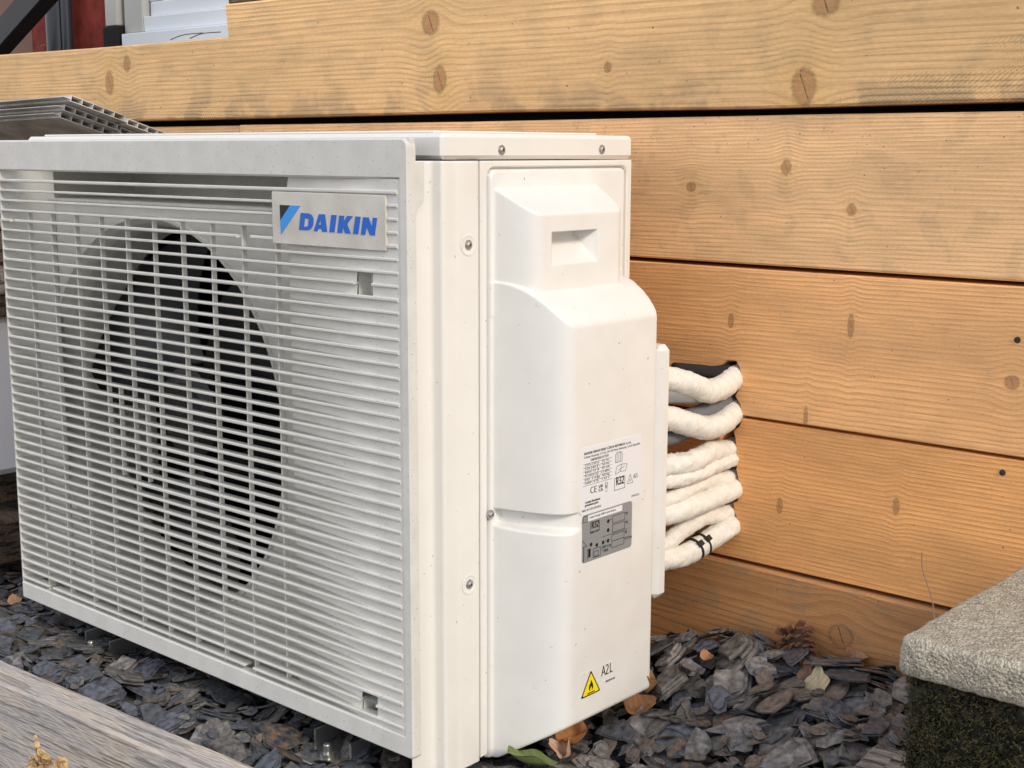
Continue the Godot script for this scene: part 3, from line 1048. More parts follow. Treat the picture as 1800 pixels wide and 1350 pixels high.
	for k in ys.size() - 1:
		var yt: float = ys[k]
		var yb: float = ys[k + 1]
		var parts := [[-0.2235, -0.0122]]
		if k in [1, 2, 3, 4]:
			parts = [[-0.036, -0.0122]]
		var hole := []
		if yt < 0.622 and yb > 0.585 and k in [7, 8]:
			hole = [-0.0875, -0.059]
		if yb < 0.116 and yt > 0.088 and k in [41, 42]:
			hole = [-0.091, -0.0618]
		if hole.size() > 0:
			parts = [[-0.2235, hole[0]], [hole[1], -0.0122]]
		for q in parts:
			var zz := func(x: float) -> float: return lerpf(-0.0195, -0.0008, pow(smoothstep(-0.240, -0.016, x), 0.8))
			var nx := 14
			var ins := 0.0
			for i in nx:
				var xa: float = lerpf(q[0], q[1], float(i) / nx)
				var xb: float = lerpf(q[0], q[1], float(i + 1) / nx)
				var za: float = zz.call(xa)
				var zb: float = zz.call(xb)
				var rec := 0.0024 * (1.0 - smoothstep(-0.13, -0.03, xa))
				var rec2 := 0.0024 * (1.0 - smoothstep(-0.13, -0.03, xb))
				tri(st, Vector3(xa, yb, za), Vector3(xb, yb, zb), Vector3(xb, yt, zb - rec2))
				tri(st, Vector3(xa, yb, za), Vector3(xb, yt, zb - rec2), Vector3(xa, yt, za - rec))
				tri(st, Vector3(xa, yb, za - 0.003), Vector3(xb, yb, zb - 0.003), Vector3(xb, yb, zb))
				tri(st, Vector3(xa, yb, za - 0.003), Vector3(xb, yb, zb), Vector3(xa, yb, za))
			# rolled left end
			var x0: float = q[0]
			var z0: float = zz.call(x0)
			tri(st, Vector3(x0 - 0.0015, yb + 0.003, z0 - 0.03), Vector3(x0, yb, z0), Vector3(x0, yt, z0 - 0.0022))
			tri(st, Vector3(x0 - 0.0015, yb + 0.003, z0 - 0.03), Vector3(x0, yt, z0 - 0.0022), Vector3(x0 - 0.0015, yt, z0 - 0.03))
	put("blank_panel", st, M.plastic, grille)
	# two square pockets
	for q in [[-0.0875, 0.5868, -0.059, 0.6155], [-0.091, 0.0880, -0.0618, 0.1088]]:
		st = new_st()
		var x0: float = q[0]
		var y0: float = q[1]
		var x1: float = q[2]
		var yy1: float = q[3]
		var zb := -0.026
		tri(st, Vector3(x0, y0, zb), Vector3(x1, y0, zb), Vector3(x1, yy1, zb))
		tri(st, Vector3(x0, y0, zb), Vector3(x1, yy1, zb), Vector3(x0, yy1, zb))
		for e in [[Vector3(x0, y0, zb), Vector3(x0, yy1, zb), -0.007], [Vector3(x1, yy1, zb), Vector3(x1, y0, zb), -0.0045], [Vector3(x0, yy1, zb), Vector3(x1, yy1, zb), -0.0062], [Vector3(x1, y0, zb), Vector3(x0, y0, zb), -0.0062]]:
			var A: Vector3 = e[0]
			var B: Vector3 = e[1]
			var f := Vector3(0, 0, e[2] - zb)
			tri(st, A, B, B + f)
			tri(st, A, B + f, A + f)
		put("pocket", st, M.plastic, grille)
	# --- name plate
	st = new_st()
	extrude(st, rect(-0.2275, 0.6385, -0.033, 0.6995, 0.002), 0.02, 0.001, Transform3D(Basis.IDENTITY, Vector3(0, 0, 0.0012)))
	var plate := put("name_plate", st, M.plate, u)
	var mm := func(arr: Array) -> PackedVector2Array:
		var o := PackedVector2Array()
		for i in range(0, arr.size(), 2):
			o.append(Vector2(arr[i], arr[i + 1]) * 0.001)
		return o
	var face := Transform3D(Basis.IDENTITY, Vector3(0, 0, 0.0017))
	var glyph := func(called: String, arr: Array, m: Material) -> void:
		var s3 := new_st()
		extrude(s3, mm.call(arr), 0.0005, 0.0, face, false)
		put(called, s3, m, plate)
	glyph.call("emblem", [-212.1, 684.0, -193.7, 684.0, -211.8, 666.4], M.ink)
	glyph.call("emblem", [-193.3, 684.0, -175.2, 684.0, -211.0, 649.9, -211.8, 666.0], M.sky_blue)
	glyph.call("letter", [-178.5, 656.4, -174.5, 675.9, -161.0, 675.9, -155.6, 674.4, -152.4, 670.4, -152.9, 664.9, -154.9, 660.5, -159.2, 657.2, -164.8, 656.4, -167.0, 656.4,
		-167.05, 660.6, -164.6, 660.6, -161.9, 662.0, -160.4, 665.4, -160.8, 669.0, -163.6, 670.9, -167.3, 670.9, -169.5, 660.6, -167.15, 660.6, -167.1, 656.4], M.blue)
	glyph.call("letter", [-142.9, 675.6, -132.5, 675.6, -129.2, 655.9, -138.1, 655.9, -139.0, 659.0, -141.0, 659.0, -141.0, 663.6, -138.7, 663.6, -140.3, 669.5, -143.4, 663.6, -141.1, 663.6, -141.1, 659.0, -144.3, 659.0, -146.3, 655.9, -152.6, 655.9], M.blue)
	glyph.call("letter", [-121.5, 675.4, -112.7, 675.4, -116.8, 655.9, -125.6, 655.9], M.blue)
	glyph.call("letter", [-108.2, 675.1, -99.9, 675.1, -101.2, 668.3, -95.3, 675.1, -85.8, 675.1, -95.5, 666.2, -89.4, 655.7, -99.3, 655.7, -102.5, 662.9, -103.7, 655.7, -112.3, 655.7], M.blue)
	glyph.call("letter", [-81.5, 675.0, -73.0, 675.0, -77.5, 655.5, -86.0, 655.5], M.blue)
	glyph.call("letter", [-69.1, 674.6, -60.1, 674.6, -55.1, 664.7, -53.2, 674.6, -46.5, 674.6, -50.8, 655.2, -58.3, 655.2, -63.7, 664.4, -66.1, 655.2, -73.1, 655.2], M.blue)
	# --- corner column: plan profile pulled upwards
	var prof := [Vector2(-0.0065, -0.004), Vector2(-0.0065, -0.0325), Vector2(-0.0060, -0.0365), Vector2(-0.0042, -0.0395), Vector2(-0.0015, -0.0407), Vector2(0.0065, -0.0412), Vector2(0.0088, -0.0420), Vector2(0.0100, -0.0440), Vector2(0.0104, -0.0470),
		Vector2(0.0096, -0.0600), Vector2(0.0098, -0.0640), Vector2(0.0110, -0.0680), Vector2(0.0114, -0.0720), Vector2(0.0114, -0.0955), Vector2(0.0108, -0.0985), Vector2(0.0090, -0.0998), Vector2(0.0, -0.0998)]
	var PC := []
	for yv in [0.030, 0.0304, 0.20, 0.45, 0.733, 0.7352, 0.7358]:
		var row := []
		for q in prof:
			var sh := 0.0
			if yv > 0.7355:
				sh = 0.0018
			row.append(Vector3(q.x - sh, yv, q.y - sh * 0.5))
		PC.append(row)
	var col := put_mesh("corner_column", grid_mesh(PC, true), M.steel, u)
	for y in [0.644, 0.253]:
		st = new_st()
		lathe(st, [Vector2(0.0125, 0.0), Vector2(0.0115, 0.0004), Vector2(0.0095, 0.0002), Vector2(0.0078, -0.0004)], 28, Transform3D(Basis(Vector3.UP, PI / 2), Vector3(0.0117, y, -0.0815)))
		put("screw_dimple", st, M.steel, col)
	# --- side panel: bracket round the cover
	st = new_st()
	var sz := Transform3D(Basis(Vector3(0, 0, -1), Vector3(0, 1, 0), Vector3(1, 0, 0)), Vector3(0.0108, 0, 0))
	var pf := PackedVector2Array([Vector2(0.1022, 0.032), Vector2(0.1132, 0.032)])
	for k in 6:
		var a := PI - k * PI / 10
		pf.append(Vector2(0.1252 + cos(a) * 0.012, 0.7165 + sin(a) * 0.012))
	for k in 6:
		var a := PI / 2 - k * PI / 10
		pf.append(Vector2(0.3605 + cos(a) * 0.012, 0.7165 + sin(a) * 0.012))
	pf.append_array(PackedVector2Array([Vector2(0.3725, 0.032), Vector2(0.3825, 0.032), Vector2(0.3825, 0.7357), Vector2(0.1022, 0.7357)]))
	extrude(st, pf, 0.009, 0.0016, sz)
	cbox(st, Vector3(0.0022, 0.032, -0.381), Vector3(0.0035, 0.735, -0.101), 0.0)
	put("side_panel", st, M.steel, u)
	# --- service cover
	var zz_list := []
	for i in 52:
		zz_list.append(-0.1155 - i * 0.0011)
	for i in 26:
		zz_list.append(-0.1745 - i * 0.005)
	for i in 36:
		zz_list.append(-0.3015 - i * 0.0018)
	zz_list.append_array([-0.1669, -0.1671, -0.2499, -0.2501])
	zz_list.append(-0.3695)
	zz_list.sort()
	zz_list.reverse()
	var yy_list := []
	var yv2 := 0.026
	while yv2 < 0.7265:
		yy_list.append(yv2)
		var stepy := 0.006
		if yv2 < 0.11 or (yv2 > 0.305 and yv2 < 0.342) or yv2 > 0.545:
			stepy = 0.0015
		yv2 += stepy
	yy_list.append_array([0.6179, 0.6181, 0.6559, 0.6561, 0.7265])
	yy_list.sort()
	var PV := []
	for i in yy_list.size():
		var row := []
		for j in zz_list.size():
			var y: float = yy_list[i]
			var z: float = zz_list[j]
			var x := cover_x(y, z)
			# rounded corners and rolled rim of the flange
			var ez: float = min(-0.1155 - z, z + 0.3695)
			var ey: float = min(y - 0.026, 0.7265 - y)
			var e: float = min(ez, ey)
			if ez < 0.011 and 0.7265 - y < 0.011:
				e = 0.011 - Vector2(0.011 - ez, 0.011 - (0.7265 - y)).length()
				if e < 0.0:
					z += signf(-0.24 - z) * e * -0.72
					y += e * 0.72
			if e < 0.003:
				var q := 1.0 - clampf(e, 0.0, 0.003) / 0.003
				x -= 0.009 * (1.0 - sqrt(1.0 - minf(q * q, 0.9999)))
			row.append(Vector3(x, y, z))
		PV.append(row)
	var cov := put_mesh("service_cover", grid_mesh(PV, true), M.cover, u)
	# --- valve cover behind it
	st = new_st()
	cbox(st, Vector3(0.012, 0.190, -0.3545), Vector3(0.0985, 0.513, -0.3295), 0.007)
	put("valve_cover", st, M.cover, u)
	# --- screws
	var screw_st := new_st()
	lathe(screw_st, [Vector2(0.0, 0.0030), Vector2(0.0022, 0.0029), Vector2(0.0036, 0.0022), Vector2(0.0041, 0.0010), Vector2(0.0041, 0.0007), Vector2(0.0056, 0.0006), Vector2(0.0059, 0.0), Vector2(0.0059, -0.0008)], 24)
	var screw_mesh := screw_st.commit()
	st = new_st()
	cbox(st, Vector3(-0.0019, -0.0004, 0.0), Vector3(0.0019, 0.0004, 0.00315), 0.0)
	cbox(st, Vector3(-0.0004, 0.00045, 0.0), Vector3(0.0004, 0.0019, 0.00315), 0.0)
	cbox(st, Vector3(-0.0004, -0.0019, 0.0), Vector3(0.0004, -0.00045, 0.00315), 0.0)
	var slot_mesh := st.commit()
	for q in [Vector3(0.0118, 0.7475, -0.136), Vector3(0.0118, 0.7485, -0.319), Vector3(0.0116, 0.644, -0.0815), Vector3(0.0116, 0.253, -0.0815), Vector3(0.0128, 0.329, -0.1165)]:
		var s4 := put_mesh("screw", screw_mesh, M.zinc, u)
		s4.transform = Transform3D(Basis(Vector3.UP, PI / 2) * Basis(Vector3.BACK, q.y * 7.0), q)
		put_mesh("slot", slot_mesh, M.ink, s4)
	# --- rating labels on the cover
	var side := Basis(Vector3(0, 0, -1), Vector3(0, 1, 0), Vector3(1, 0, 0))
	var on := func(a: float, b: float, lift: float) -> Transform3D: return Transform3D(side, Vector3(0.1 + lift, b, -a))
	st = new_st()
	extrude(st, rect(0.1735, 0.3315, 0.2915, 0.411, 0.004), 0.0012, 0.0, Transform3D(side, Vector3(0.1003, 0, 0)))
	var lab := put("rating_label", st, M.label_white, cov)
	var st2 := new_st()
	var ln := func(ss: SurfaceTool, a0: float, b0: float, a1: float, b1: float, wd: float, lift: float) -> void:
		var d := (Vector2(a1, b1) - Vector2(a0, b0)).normalized()
		var n := Vector2(-d.y, d.x) * wd * 0.5
		var A := Vector2(a0, b0)
		var B := Vector2(a1, b1)
		extrude(ss, PackedVector2Array([A - n, B - n, B + n, A + n]), 0.0001, 0.0, Transform3D(side, Vector3(0.1 + lift, 0, 0)), false)
	text_on(cov, "DAIKIN INDUSTRIES CZECH REPUBLIC s.r.o.", 0.0029, on.call(0.179, 0.4015, 0.0004), M.ink, true, 0.09)
	text_on(cov, "U Nove Hospody 1/1155, 301 00 Plzen Skvrnany, Czech Republic", 0.0026, on.call(0.179, 0.3973, 0.0004), M.ink_grey, false, 0.108)
	text_on(cov, "5MXM90A2V1B9", 0.003, on.call(0.191, 0.3925, 0.0004), M.ink, false, 0.034)
	for r in [["220-230 V   50 Hz", 0.388], ["220-240 V ~  50 Hz", 0.3837], ["MAX 32 A   IP X4", 0.3794], ["PS HIGH 4.2   2.0 MPa", 0.3751], ["R32  2.4 kg   68 kg", 0.3708], ["GWP: 675   1.62 t", 0.3665]]:
		text_on(cov, r[0], 0.0024, on.call(0.181, r[1], 0.0004), M.ink_grey, false, 0.046)
	for k in 7:
		ln.call(st2, 0.178, 0.3915 - k * 0.0043, 0.232, 0.3915 - k * 0.0043, 0.0004, 0.0005)
	ln.call(st2, 0.205, 0.3915, 0.205, 0.3657, 0.0004, 0.0005)
	text_on(cov, "CE", 0.0075, on.call(0.191, 0.3525, 0.0004), M.ink, false, 0.012)
	text_on(cov, "UK", 0.0036, on.call(0.207, 0.3575, 0.0004), M.ink, true, 0.008)
	text_on(cov, "CA", 0.0036, on.call(0.207, 0.353, 0.0004), M.ink, true, 0.008)
	text_on(cov, "R32", 0.0105, on.call(0.240, 0.352, 0.0004), M.ink, true, 0.0155)
	for e in [[0.2375, 0.350, 0.258, 0.350], [0.258, 0.350, 0.258, 0.3645], [0.258, 0.3645, 0.2375, 0.3645], [0.2375, 0.3645, 0.2375, 0.350]]:
		ln.call(st2, e[0], e[1], e[2], e[3], 0.0007, 0.0005)
	for e in [[0.263, 0.3535, 0.274, 0.3535], [0.274, 0.3535, 0.2685, 0.3645], [0.2685, 0.3645, 0.263, 0.3535]]:
		ln.call(st2, e[0], e[1], e[2], e[3], 0.0006, 0.0005)
	ln.call(st2, 0.2685, 0.3555, 0.2685, 0.3585, 0.0013, 0.0005)
	text_on(cov, "A2L", 0.0052, on.call(0.275, 0.3565, 0.0004), M.ink_grey, false, 0.0095)
	# waste bin, closed book and open book pictograms
	for e in [[0.219, 0.3625, 0.225, 0.3625], [0.220, 0.362, 0.2205, 0.356], [0.224, 0.362, 0.2235, 0.356], [0.2195, 0.361, 0.2245, 0.355], [0.2245, 0.361, 0.2195, 0.355], [0.2195, 0.3525, 0.2245, 0.3525]]:
		ln.call(st2, e[0], e[1], e[2], e[3], 0.0006, 0.0005)
	for e in [[0.239, 0.3835, 0.239, 0.393], [0.252, 0.3835, 0.252, 0.393], [0.239, 0.3835, 0.252, 0.3835], [0.239, 0.393, 0.242, 0.3955], [0.252, 0.393, 0.249, 0.3955], [0.242, 0.3955, 0.249, 0.3955], [0.2455, 0.384, 0.2455, 0.395], [0.242, 0.384, 0.242, 0.395], [0.249, 0.384, 0.249, 0.395]]:
		ln.call(st2, e[0], e[1], e[2], e[3], 0.0006, 0.0005)
	for e in [[0.239, 0.3695, 0.249, 0.3715], [0.249, 0.3715, 0.259, 0.3705], [0.242, 0.3785, 0.251, 0.380], [0.251, 0.380, 0.262, 0.3785], [0.239, 0.3695, 0.242, 0.3785], [0.259, 0.3705, 0.262, 0.3785], [0.249, 0.3715, 0.251, 0.380], [0.245, 0.3735, 0.257, 0.3765]]:
		ln.call(st2, e[0], e[1], e[2], e[3], 0.0006, 0.0005)
	text_on(cov, "Contains fluorinated", 0.0027, on.call(0.182, 0.3435, 0.0004), M.ink, true, 0.028)
	text_on(cov, "greenhouse gases", 0.0027, on.call(0.182, 0.340, 0.0004), M.ink, true, 0.025)
	text_on(cov, "MADE IN CZECH REPUBLIC", 0.0025, on.call(0.1765, 0.3345, 0.0004), M.ink_grey, false, 0.036)
	text_on(cov, "3P701225-6", 0.0022, on.call(0.2715, 0.3345, 0.0004), M.ink_grey, false, 0.016)
	put("label_rules", st2, M.ink_grey, cov)
	# grey refrigerant label
	st = new_st()
	extrude(st, rect(0.1775, 0.2735, 0.2735, 0.331, 0.004), 0.0012, 0.0, Transform3D(side, Vector3(0.1005, 0, 0)))
	put("refrigerant_label", st, M.label_grey, cov)
	st = new_st()
	extrude(st, rect(0.1875, 0.3225, 0.2535, 0.3295), 0.0001, 0.0, Transform3D(side, Vector3(0.1007, 0, 0)))
	put("label_strip", st, M.label_white, cov)
	text_on(cov, "Contact the gas refills to your factory", 0.0024, on.call(0.19, 0.3245, 0.0008), M.ink_grey, false, 0.05)
	text_on(cov, "R32", 0.0085, on.call(0.194, 0.3095, 0.0006), M.ink, true, 0.0135)
	text_on(cov, "GWP: 675", 0.0026, on.call(0.192, 0.3055, 0.0006), M.ink, false, 0.016)
	st2 = new_st()
	var boxr := func(ss: SurfaceTool, a0: float, b0: float, a1: float, b1: float) -> void:
		for e in [[a0, b0, a1, b0], [a1, b0, a1, b1], [a1, b1, a0, b1], [a0, b1, a0, b0]]:
			ln.call(ss, e[0], e[1], e[2], e[3], 0.0006, 0.0007)
	boxr.call(st2, 0.235, 0.3105, 0.259, 0.3195)
	boxr.call(st2, 0.235, 0.2995, 0.259, 0.3085)
	boxr.call(st2, 0.234, 0.2885, 0.258, 0.2965)
	boxr.call(st2, 0.234, 0.2805, 0.258, 0.2885)
	boxr.call(st2, 0.1925, 0.308, 0.2095, 0.3195)
	boxr.call(st2, 0.179, 0.3225, 0.1865, 0.3295)
	boxr.call(st2, 0.198, 0.2765, 0.212, 0.287)
	boxr.call(st2, 0.200, 0.2775, 0.208, 0.2835)
	ln.call(st2, 0.214, 0.298, 0.265, 0.298, 0.0005, 0.0007)
	ln.call(st2, 0.215, 0.2815, 0.226, 0.2815, 0.0005, 0.0007)
	ln.call(st2, 0.178, 0.301, 0.186, 0.293, 0.0006, 0.0007)
	ln.call(st2, 0.178, 0.293, 0.187, 0.293, 0.0006, 0.0007)
	ln.call(st2, 0.1805, 0.275, 0.1805, 0.293, 0.0012, 0.0007)
	ln.call(st2, 0.191, 0.2785, 0.191, 0.289, 0.0042, 0.0007)
	ln.call(st2, 0.187, 0.276, 0.187, 0.290, 0.0006, 0.0007)
	for q in [Vector2(0.2265, 0.315), Vector2(0.2265, 0.304), Vector2(0.194, 0.2935), Vector2(0.205, 0.2905), Vector2(0.217, 0.291), Vector2(0.2265, 0.291)]:
		var circ := PackedVector2Array()
		for k in 12:
			circ.append(q + Vector2(cos(TAU * k / 12), sin(TAU * k / 12)) * 0.0024)
		extrude(st2, circ, 0.0001, 0.0, Transform3D(side, Vector3(0.1007, 0, 0)), false)
	put("label_rules", st2, M.ink, cov)
	for q in [["kg", 0.2605, 0.3155], ["kg", 0.2605, 0.3045], ["kg", 0.2595, 0.2925], ["tCO2eq", 0.2595, 0.284], ["GWP x kg", 0.2145, 0.2825], ["1000", 0.2175, 0.2775], ["+", 0.2205, 0.289], ["=", 0.230, 0.289], ["=", 0.2305, 0.3135]]:
		text_on(cov, q[0], 0.0032, on.call(q[1], q[2], 0.0006), M.ink, false)
	# flammable gas sticker
	st = new_st()
	extrude(st, rect(0.1765, 0.1045, 0.243, 0.1385, 0.002), 0.0011, 0.0, Transform3D(side, Vector3(0.1002, 0, 0)))
	put("clear_sticker", st, M.cover, cov)
	st = new_st()
	var t3 := func(ss: SurfaceTool, s: float, lift: float) -> void:
		var c := Vector2(0.1972, 0.1175)
		var o := PackedVector2Array()
		for base in [Vector2(0.1795, 0.1075), Vector2(0.2148, 0.1075), Vector2(0.1972, 0.1368)]:
			var v: Vector2 = base
			var dirv := (v - c).normalized()
			for k in 5:
				var a := (k - 2) * 0.5
				o.append(c + (v - c) * s + dirv.rotated(a) * 0.0014 - dirv * 0.0014)
		extrude(ss, o, 0.0001, 0.0, Transform3D(side, Vector3(0.1 + lift, 0, 0)), false)
	t3.call(st, 1.0, 0.0004)
	put("warning_border", st, M.ink, cov)
	st = new_st()
	t3.call(st, 0.83, 0.0006)
	put("warning_triangle", st, M.yellow, cov)
	st = new_st()
	var flame := PackedVector2Array()
	for v in [[-2.6, -2.0], [-3.6, 0.4], [-3.0, 3.2], [-1.8, 5.2], [-1.6, 3.6], [-0.4, 6.4], [-0.2, 9.2], [1.4, 7.2], [2.0, 4.6], [2.6, 5.4], [3.4, 2.8], [3.6, 0.2], [2.4, -2.2], [1.2, -2.8], [2.0, -0.6], [1.0, 1.4], [0.2, 2.8], [-0.8, 0.8], [-1.6, -0.8], [-1.0, -2.8]]:
		flame.append(Vector2(0.1972 + v[0] * 0.00115, 0.1155 + v[1] * 0.00115))
	extrude(st, flame, 0.0001, 0.0, Transform3D(side, Vector3(0.1008, 0, 0)), false)
	extrude(st, rect(0.190, 0.1095, 0.2045, 0.1108), 0.0001, 0.0, Transform3D(side, Vector3(0.1008, 0, 0)), false)
	put("flame_symbol", st, M.ink, cov)
	text_on(cov, "A2L", 0.0125, on.call(0.2175, 0.1195, 0.0004), M.ink, false, 0.022)
	text_on(cov, "3P628118-2D", 0.0026, on.call(0.226, 0.1125, 0.0004), M.ink_grey, true, 0.018)
	# --- feet with bolts
	for x in [-0.17, -0.70]:
		st = new_st()
		cbox(st, Vector3(x - 0.035, 0.004, -0.375), Vector3(x + 0.035, 0.0085, 0.012), 0.001)
		cbox(st, Vector3(x - 0.035, 0.009, -0.37), Vector3(x - 0.031, 0.030, -0.025), 0.0)
		cbox(st, Vector3(x + 0.031, 0.009, -0.37), Vector3(x + 0.035, 0.030, -0.025), 0.0)
		var foot := put("foot", st, M.zinc, u)
		st = new_st()
		lathe(st, [Vector2(0.0, 0.022), Vector2(0.0045, 0.0215), Vector2(0.005, 0.020), Vector2(0.005, 0.010), Vector2(0.0095, 0.010), Vector2(0.0095, 0.0035), Vector2(0.014, 0.0035), Vector2(0.014, 0.0)], 6, Transform3D(Basis(Vector3.RIGHT, -PI / 2), Vector3(x + 0.01, 0.0085, -0.008)))
		put("bolt", st, M.zinc, foot)
	# pebble caught in the lower pocket
	var pb := put_mesh("slate_chip", chip_mesh(3, 0.35), M.slate_big[4])
	pb.transform = Transform3D(Basis(Vector3.RIGHT, 0.25).scaled(Vector3(0.0125, 0.016, 0.0105)), Vector3(-0.0765, 0.0925, -0.013))
	tag(pb, "small grey stone caught in the lower square grille pocket", "stone")

# ---------------------------------------------------------------- pipes
func build_pipes() -> void:
	var defs := [
		["thick white wrapped pipe, topmost of the run into the wall", 0.0150, 0.0025, [Vector3(0.060, 0.470, -0.345), Vector3(0.080, 0.466, -0.37), Vector3(0.092, 0.457, -0.40), Vector3(0.098, 0.444, -0.433), Vector3(0.099, 0.445, -0.467), Vector3(0.095, 0.452, -0.50), Vector3(0.090, 0.456, -0.56)]],
		["thick white wrapped pipe, second from the top of the run", 0.0150, 0.002, [Vector3(0.060, 0.419, -0.345), Vector3(0.080, 0.416, -0.37), Vector3(0.091, 0.406, -0.40), Vector3(0.097, 0.396, -0.433), Vector3(0.100, 0.397, -0.467), Vector3(0.096, 0.405, -0.50), Vector3(0.09, 0.410, -0.56)]],
		["white wrapped pipe with frayed tape bulging upwards at the wall, third of the run", 0.0138, 0.004, [Vector3(0.062, 0.356, -0.345), Vector3(0.084, 0.355, -0.37), Vector3(0.094, 0.355, -0.408), Vector3(0.092, 0.359, -0.454), Vector3(0.089, 0.354, -0.50), Vector3(0.085, 0.354, -0.56)]],
		["slim white wrapped pipe directly under the frayed third pipe", 0.0095, 0.003, [Vector3(0.066, 0.334, -0.345), Vector3(0.088, 0.336, -0.37), Vector3(0.098, 0.337, -0.408), Vector3(0.098, 0.341, -0.454), Vector3(0.097, 0.343, -0.50), Vector3(0.092, 0.345, -0.56)]],
		["slim white wrapped pipe directly above the fourth thick pipe", 0.0095, 0.002, [Vector3(0.062, 0.308, -0.345), Vector3(0.084, 0.3105, -0.37), Vector3(0.089, 0.3165, -0.408), Vector3(0.090, 0.321, -0.454), Vector3(0.092, 0.317, -0.50), Vector3(0.088, 0.317, -0.56)]],
		["thick white wrapped pipe with smooth sleeve, just above the zip-tied pair", 0.0138, 0.002, [Vector3(0.064, 0.290, -0.345), Vector3(0.086, 0.292, -0.37), Vector3(0.095, 0.2955, -0.408), Vector3(0.098, 0.299, -0.454), Vector3(0.100, 0.303, -0.50), Vector3(0.096, 0.306, -0.56)]],
		["white wrapped pipe rising behind the zip-tied lowest pipe", 0.0108, 0.003, [Vector3(0.060, 0.243, -0.345), Vector3(0.078, 0.249, -0.37), Vector3(0.080, 0.260, -0.408), Vector3(0.085, 0.270, -0.454), Vector3(0.092, 0.268, -0.50), Vector3(0.09, 0.268, -0.56)]],
		["lowest white wrapped pipe with black zip ties round it", 0.0138, 0.003, [Vector3(0.064, 0.230, -0.345), Vector3(0.082, 0.2315, -0.37), Vector3(0.090, 0.232, -0.408), Vector3(0.094, 0.241, -0.454), Vector3(0.099, 0.252, -0.50), Vector3(0.096, 0.256, -0.56)]],
	]
	var idx := 0
	for d in defs:
		var nz := FastNoiseLite.new()
		nz.seed = 900 + idx
		nz.frequency = 1.0
		var r0: float = d[1]
		var rough: float = d[2]
		var pts := catmull(d[3], 18)
		var f := func(t: float, a: float) -> float:
			var lump := nz.get_noise_3d(t * 7.0, cos(a) * 1.1, sin(a) * 1.1)
			var fine := nz.get_noise_3d(t * 34.0, cos(a) * 3.5 + 9.0, sin(a) * 3.5)
			var seam := exp(-pow((a - 4.1) / 0.16, 2.0)) * 0.0016
			var wrap := t * 11.0 + a / TAU
			seam += (wrap - floorf(wrap)) * 0.0009
			return r0 + lump * rough * 0.55 + fine * rough * 0.40 + seam
		var p := put_mesh("insulated_pipe", tube_mesh(pts, f, 28), M.sleeve)
		tag(p, d[0], "pipe", "wrapped refrigerant pipes between unit and planks")
		if idx == 7:
			for k in 2:
				var c: Vector3 = [Vector3(0.0915, 0.2350, -0.424), Vector3(0.0925, 0.2385, -0.440)][k]
				var st := new_st()
				var dirv := Vector3(0.10, 0.30, -0.92).normalized()
				var bs := Basis.looking_at(-dirv, Vector3.UP)
				lathe(st, [Vector2(0.0140, -0.0016), Vector2(0.0158, -0.0016), Vector2(0.0158, 0.0016), Vector2(0.0140, 0.0016)], 36, Transform3D(bs, c))
				cbox(st, Vector3(-0.0038, 0.0145, -0.0034), Vector3(0.0038, 0.0215, 0.0034), 0.0006, Transform3D(bs * Basis(Vector3.BACK, 0.85), c))
				put("zip_tie", st, M.ink, p)
		idx += 1
	var extra := [
		["corrugated_sleeve", "black foam sleeve ending above the topmost pipe at the wall hole", "sleeve", M.foam, 0.008, [Vector3(0.070, 0.474, -0.40), Vector3(0.080, 0.468, -0.44), Vector3(0.085, 0.463, -0.47), Vector3(0.0835, 0.4615, -0.52)]],
		["power_cable", "grey cable sleeve behind the second pipe", "cable", M.conduit, 0.011, [Vector3(0.062, 0.402, -0.345), Vector3(0.078, 0.408, -0.40), Vector3(0.085, 0.414, -0.45), Vector3(0.0855, 0.418, -0.50), Vector3(0.083, 0.419, -0.54)]],
		["drain_hose", "dark grey hose in the shade under the second pipe", "hose", M.conduit, 0.011, [Vector3(0.060, 0.388, -0.345), Vector3(0.070, 0.386, -0.39), Vector3(0.074, 0.392, -0.45), Vector3(0.083, 0.400, -0.52)]],
		["foam_sleeve", "pale foam sleeve lying under the topmost pipe", "sleeve", M.label_grey, 0.012, [Vector3(0.066, 0.449, -0.345), Vector3(0.082, 0.444, -0.39), Vector3(0.086, 0.440, -0.43), Vector3(0.084, 0.446, -0.50), Vector3(0.083, 0.448, -0.54)]],
		["red_wire", "thin red wire in the gap under the topmost pipe", "wire", M.red_tape, 0.003, [Vector3(0.060, 0.437, -0.345), Vector3(0.075, 0.434, -0.39), Vector3(0.078, 0.430, -0.44), Vector3(0.085, 0.425, -0.52)]],
	]
	for e in extra:
		var rr: float = e[4]
		var q := put_mesh(e[0], tube_mesh(catmull(e[5], 8), func(_t, _a): return rr, 18), e[3])
		tag(q, e[1], e[2])

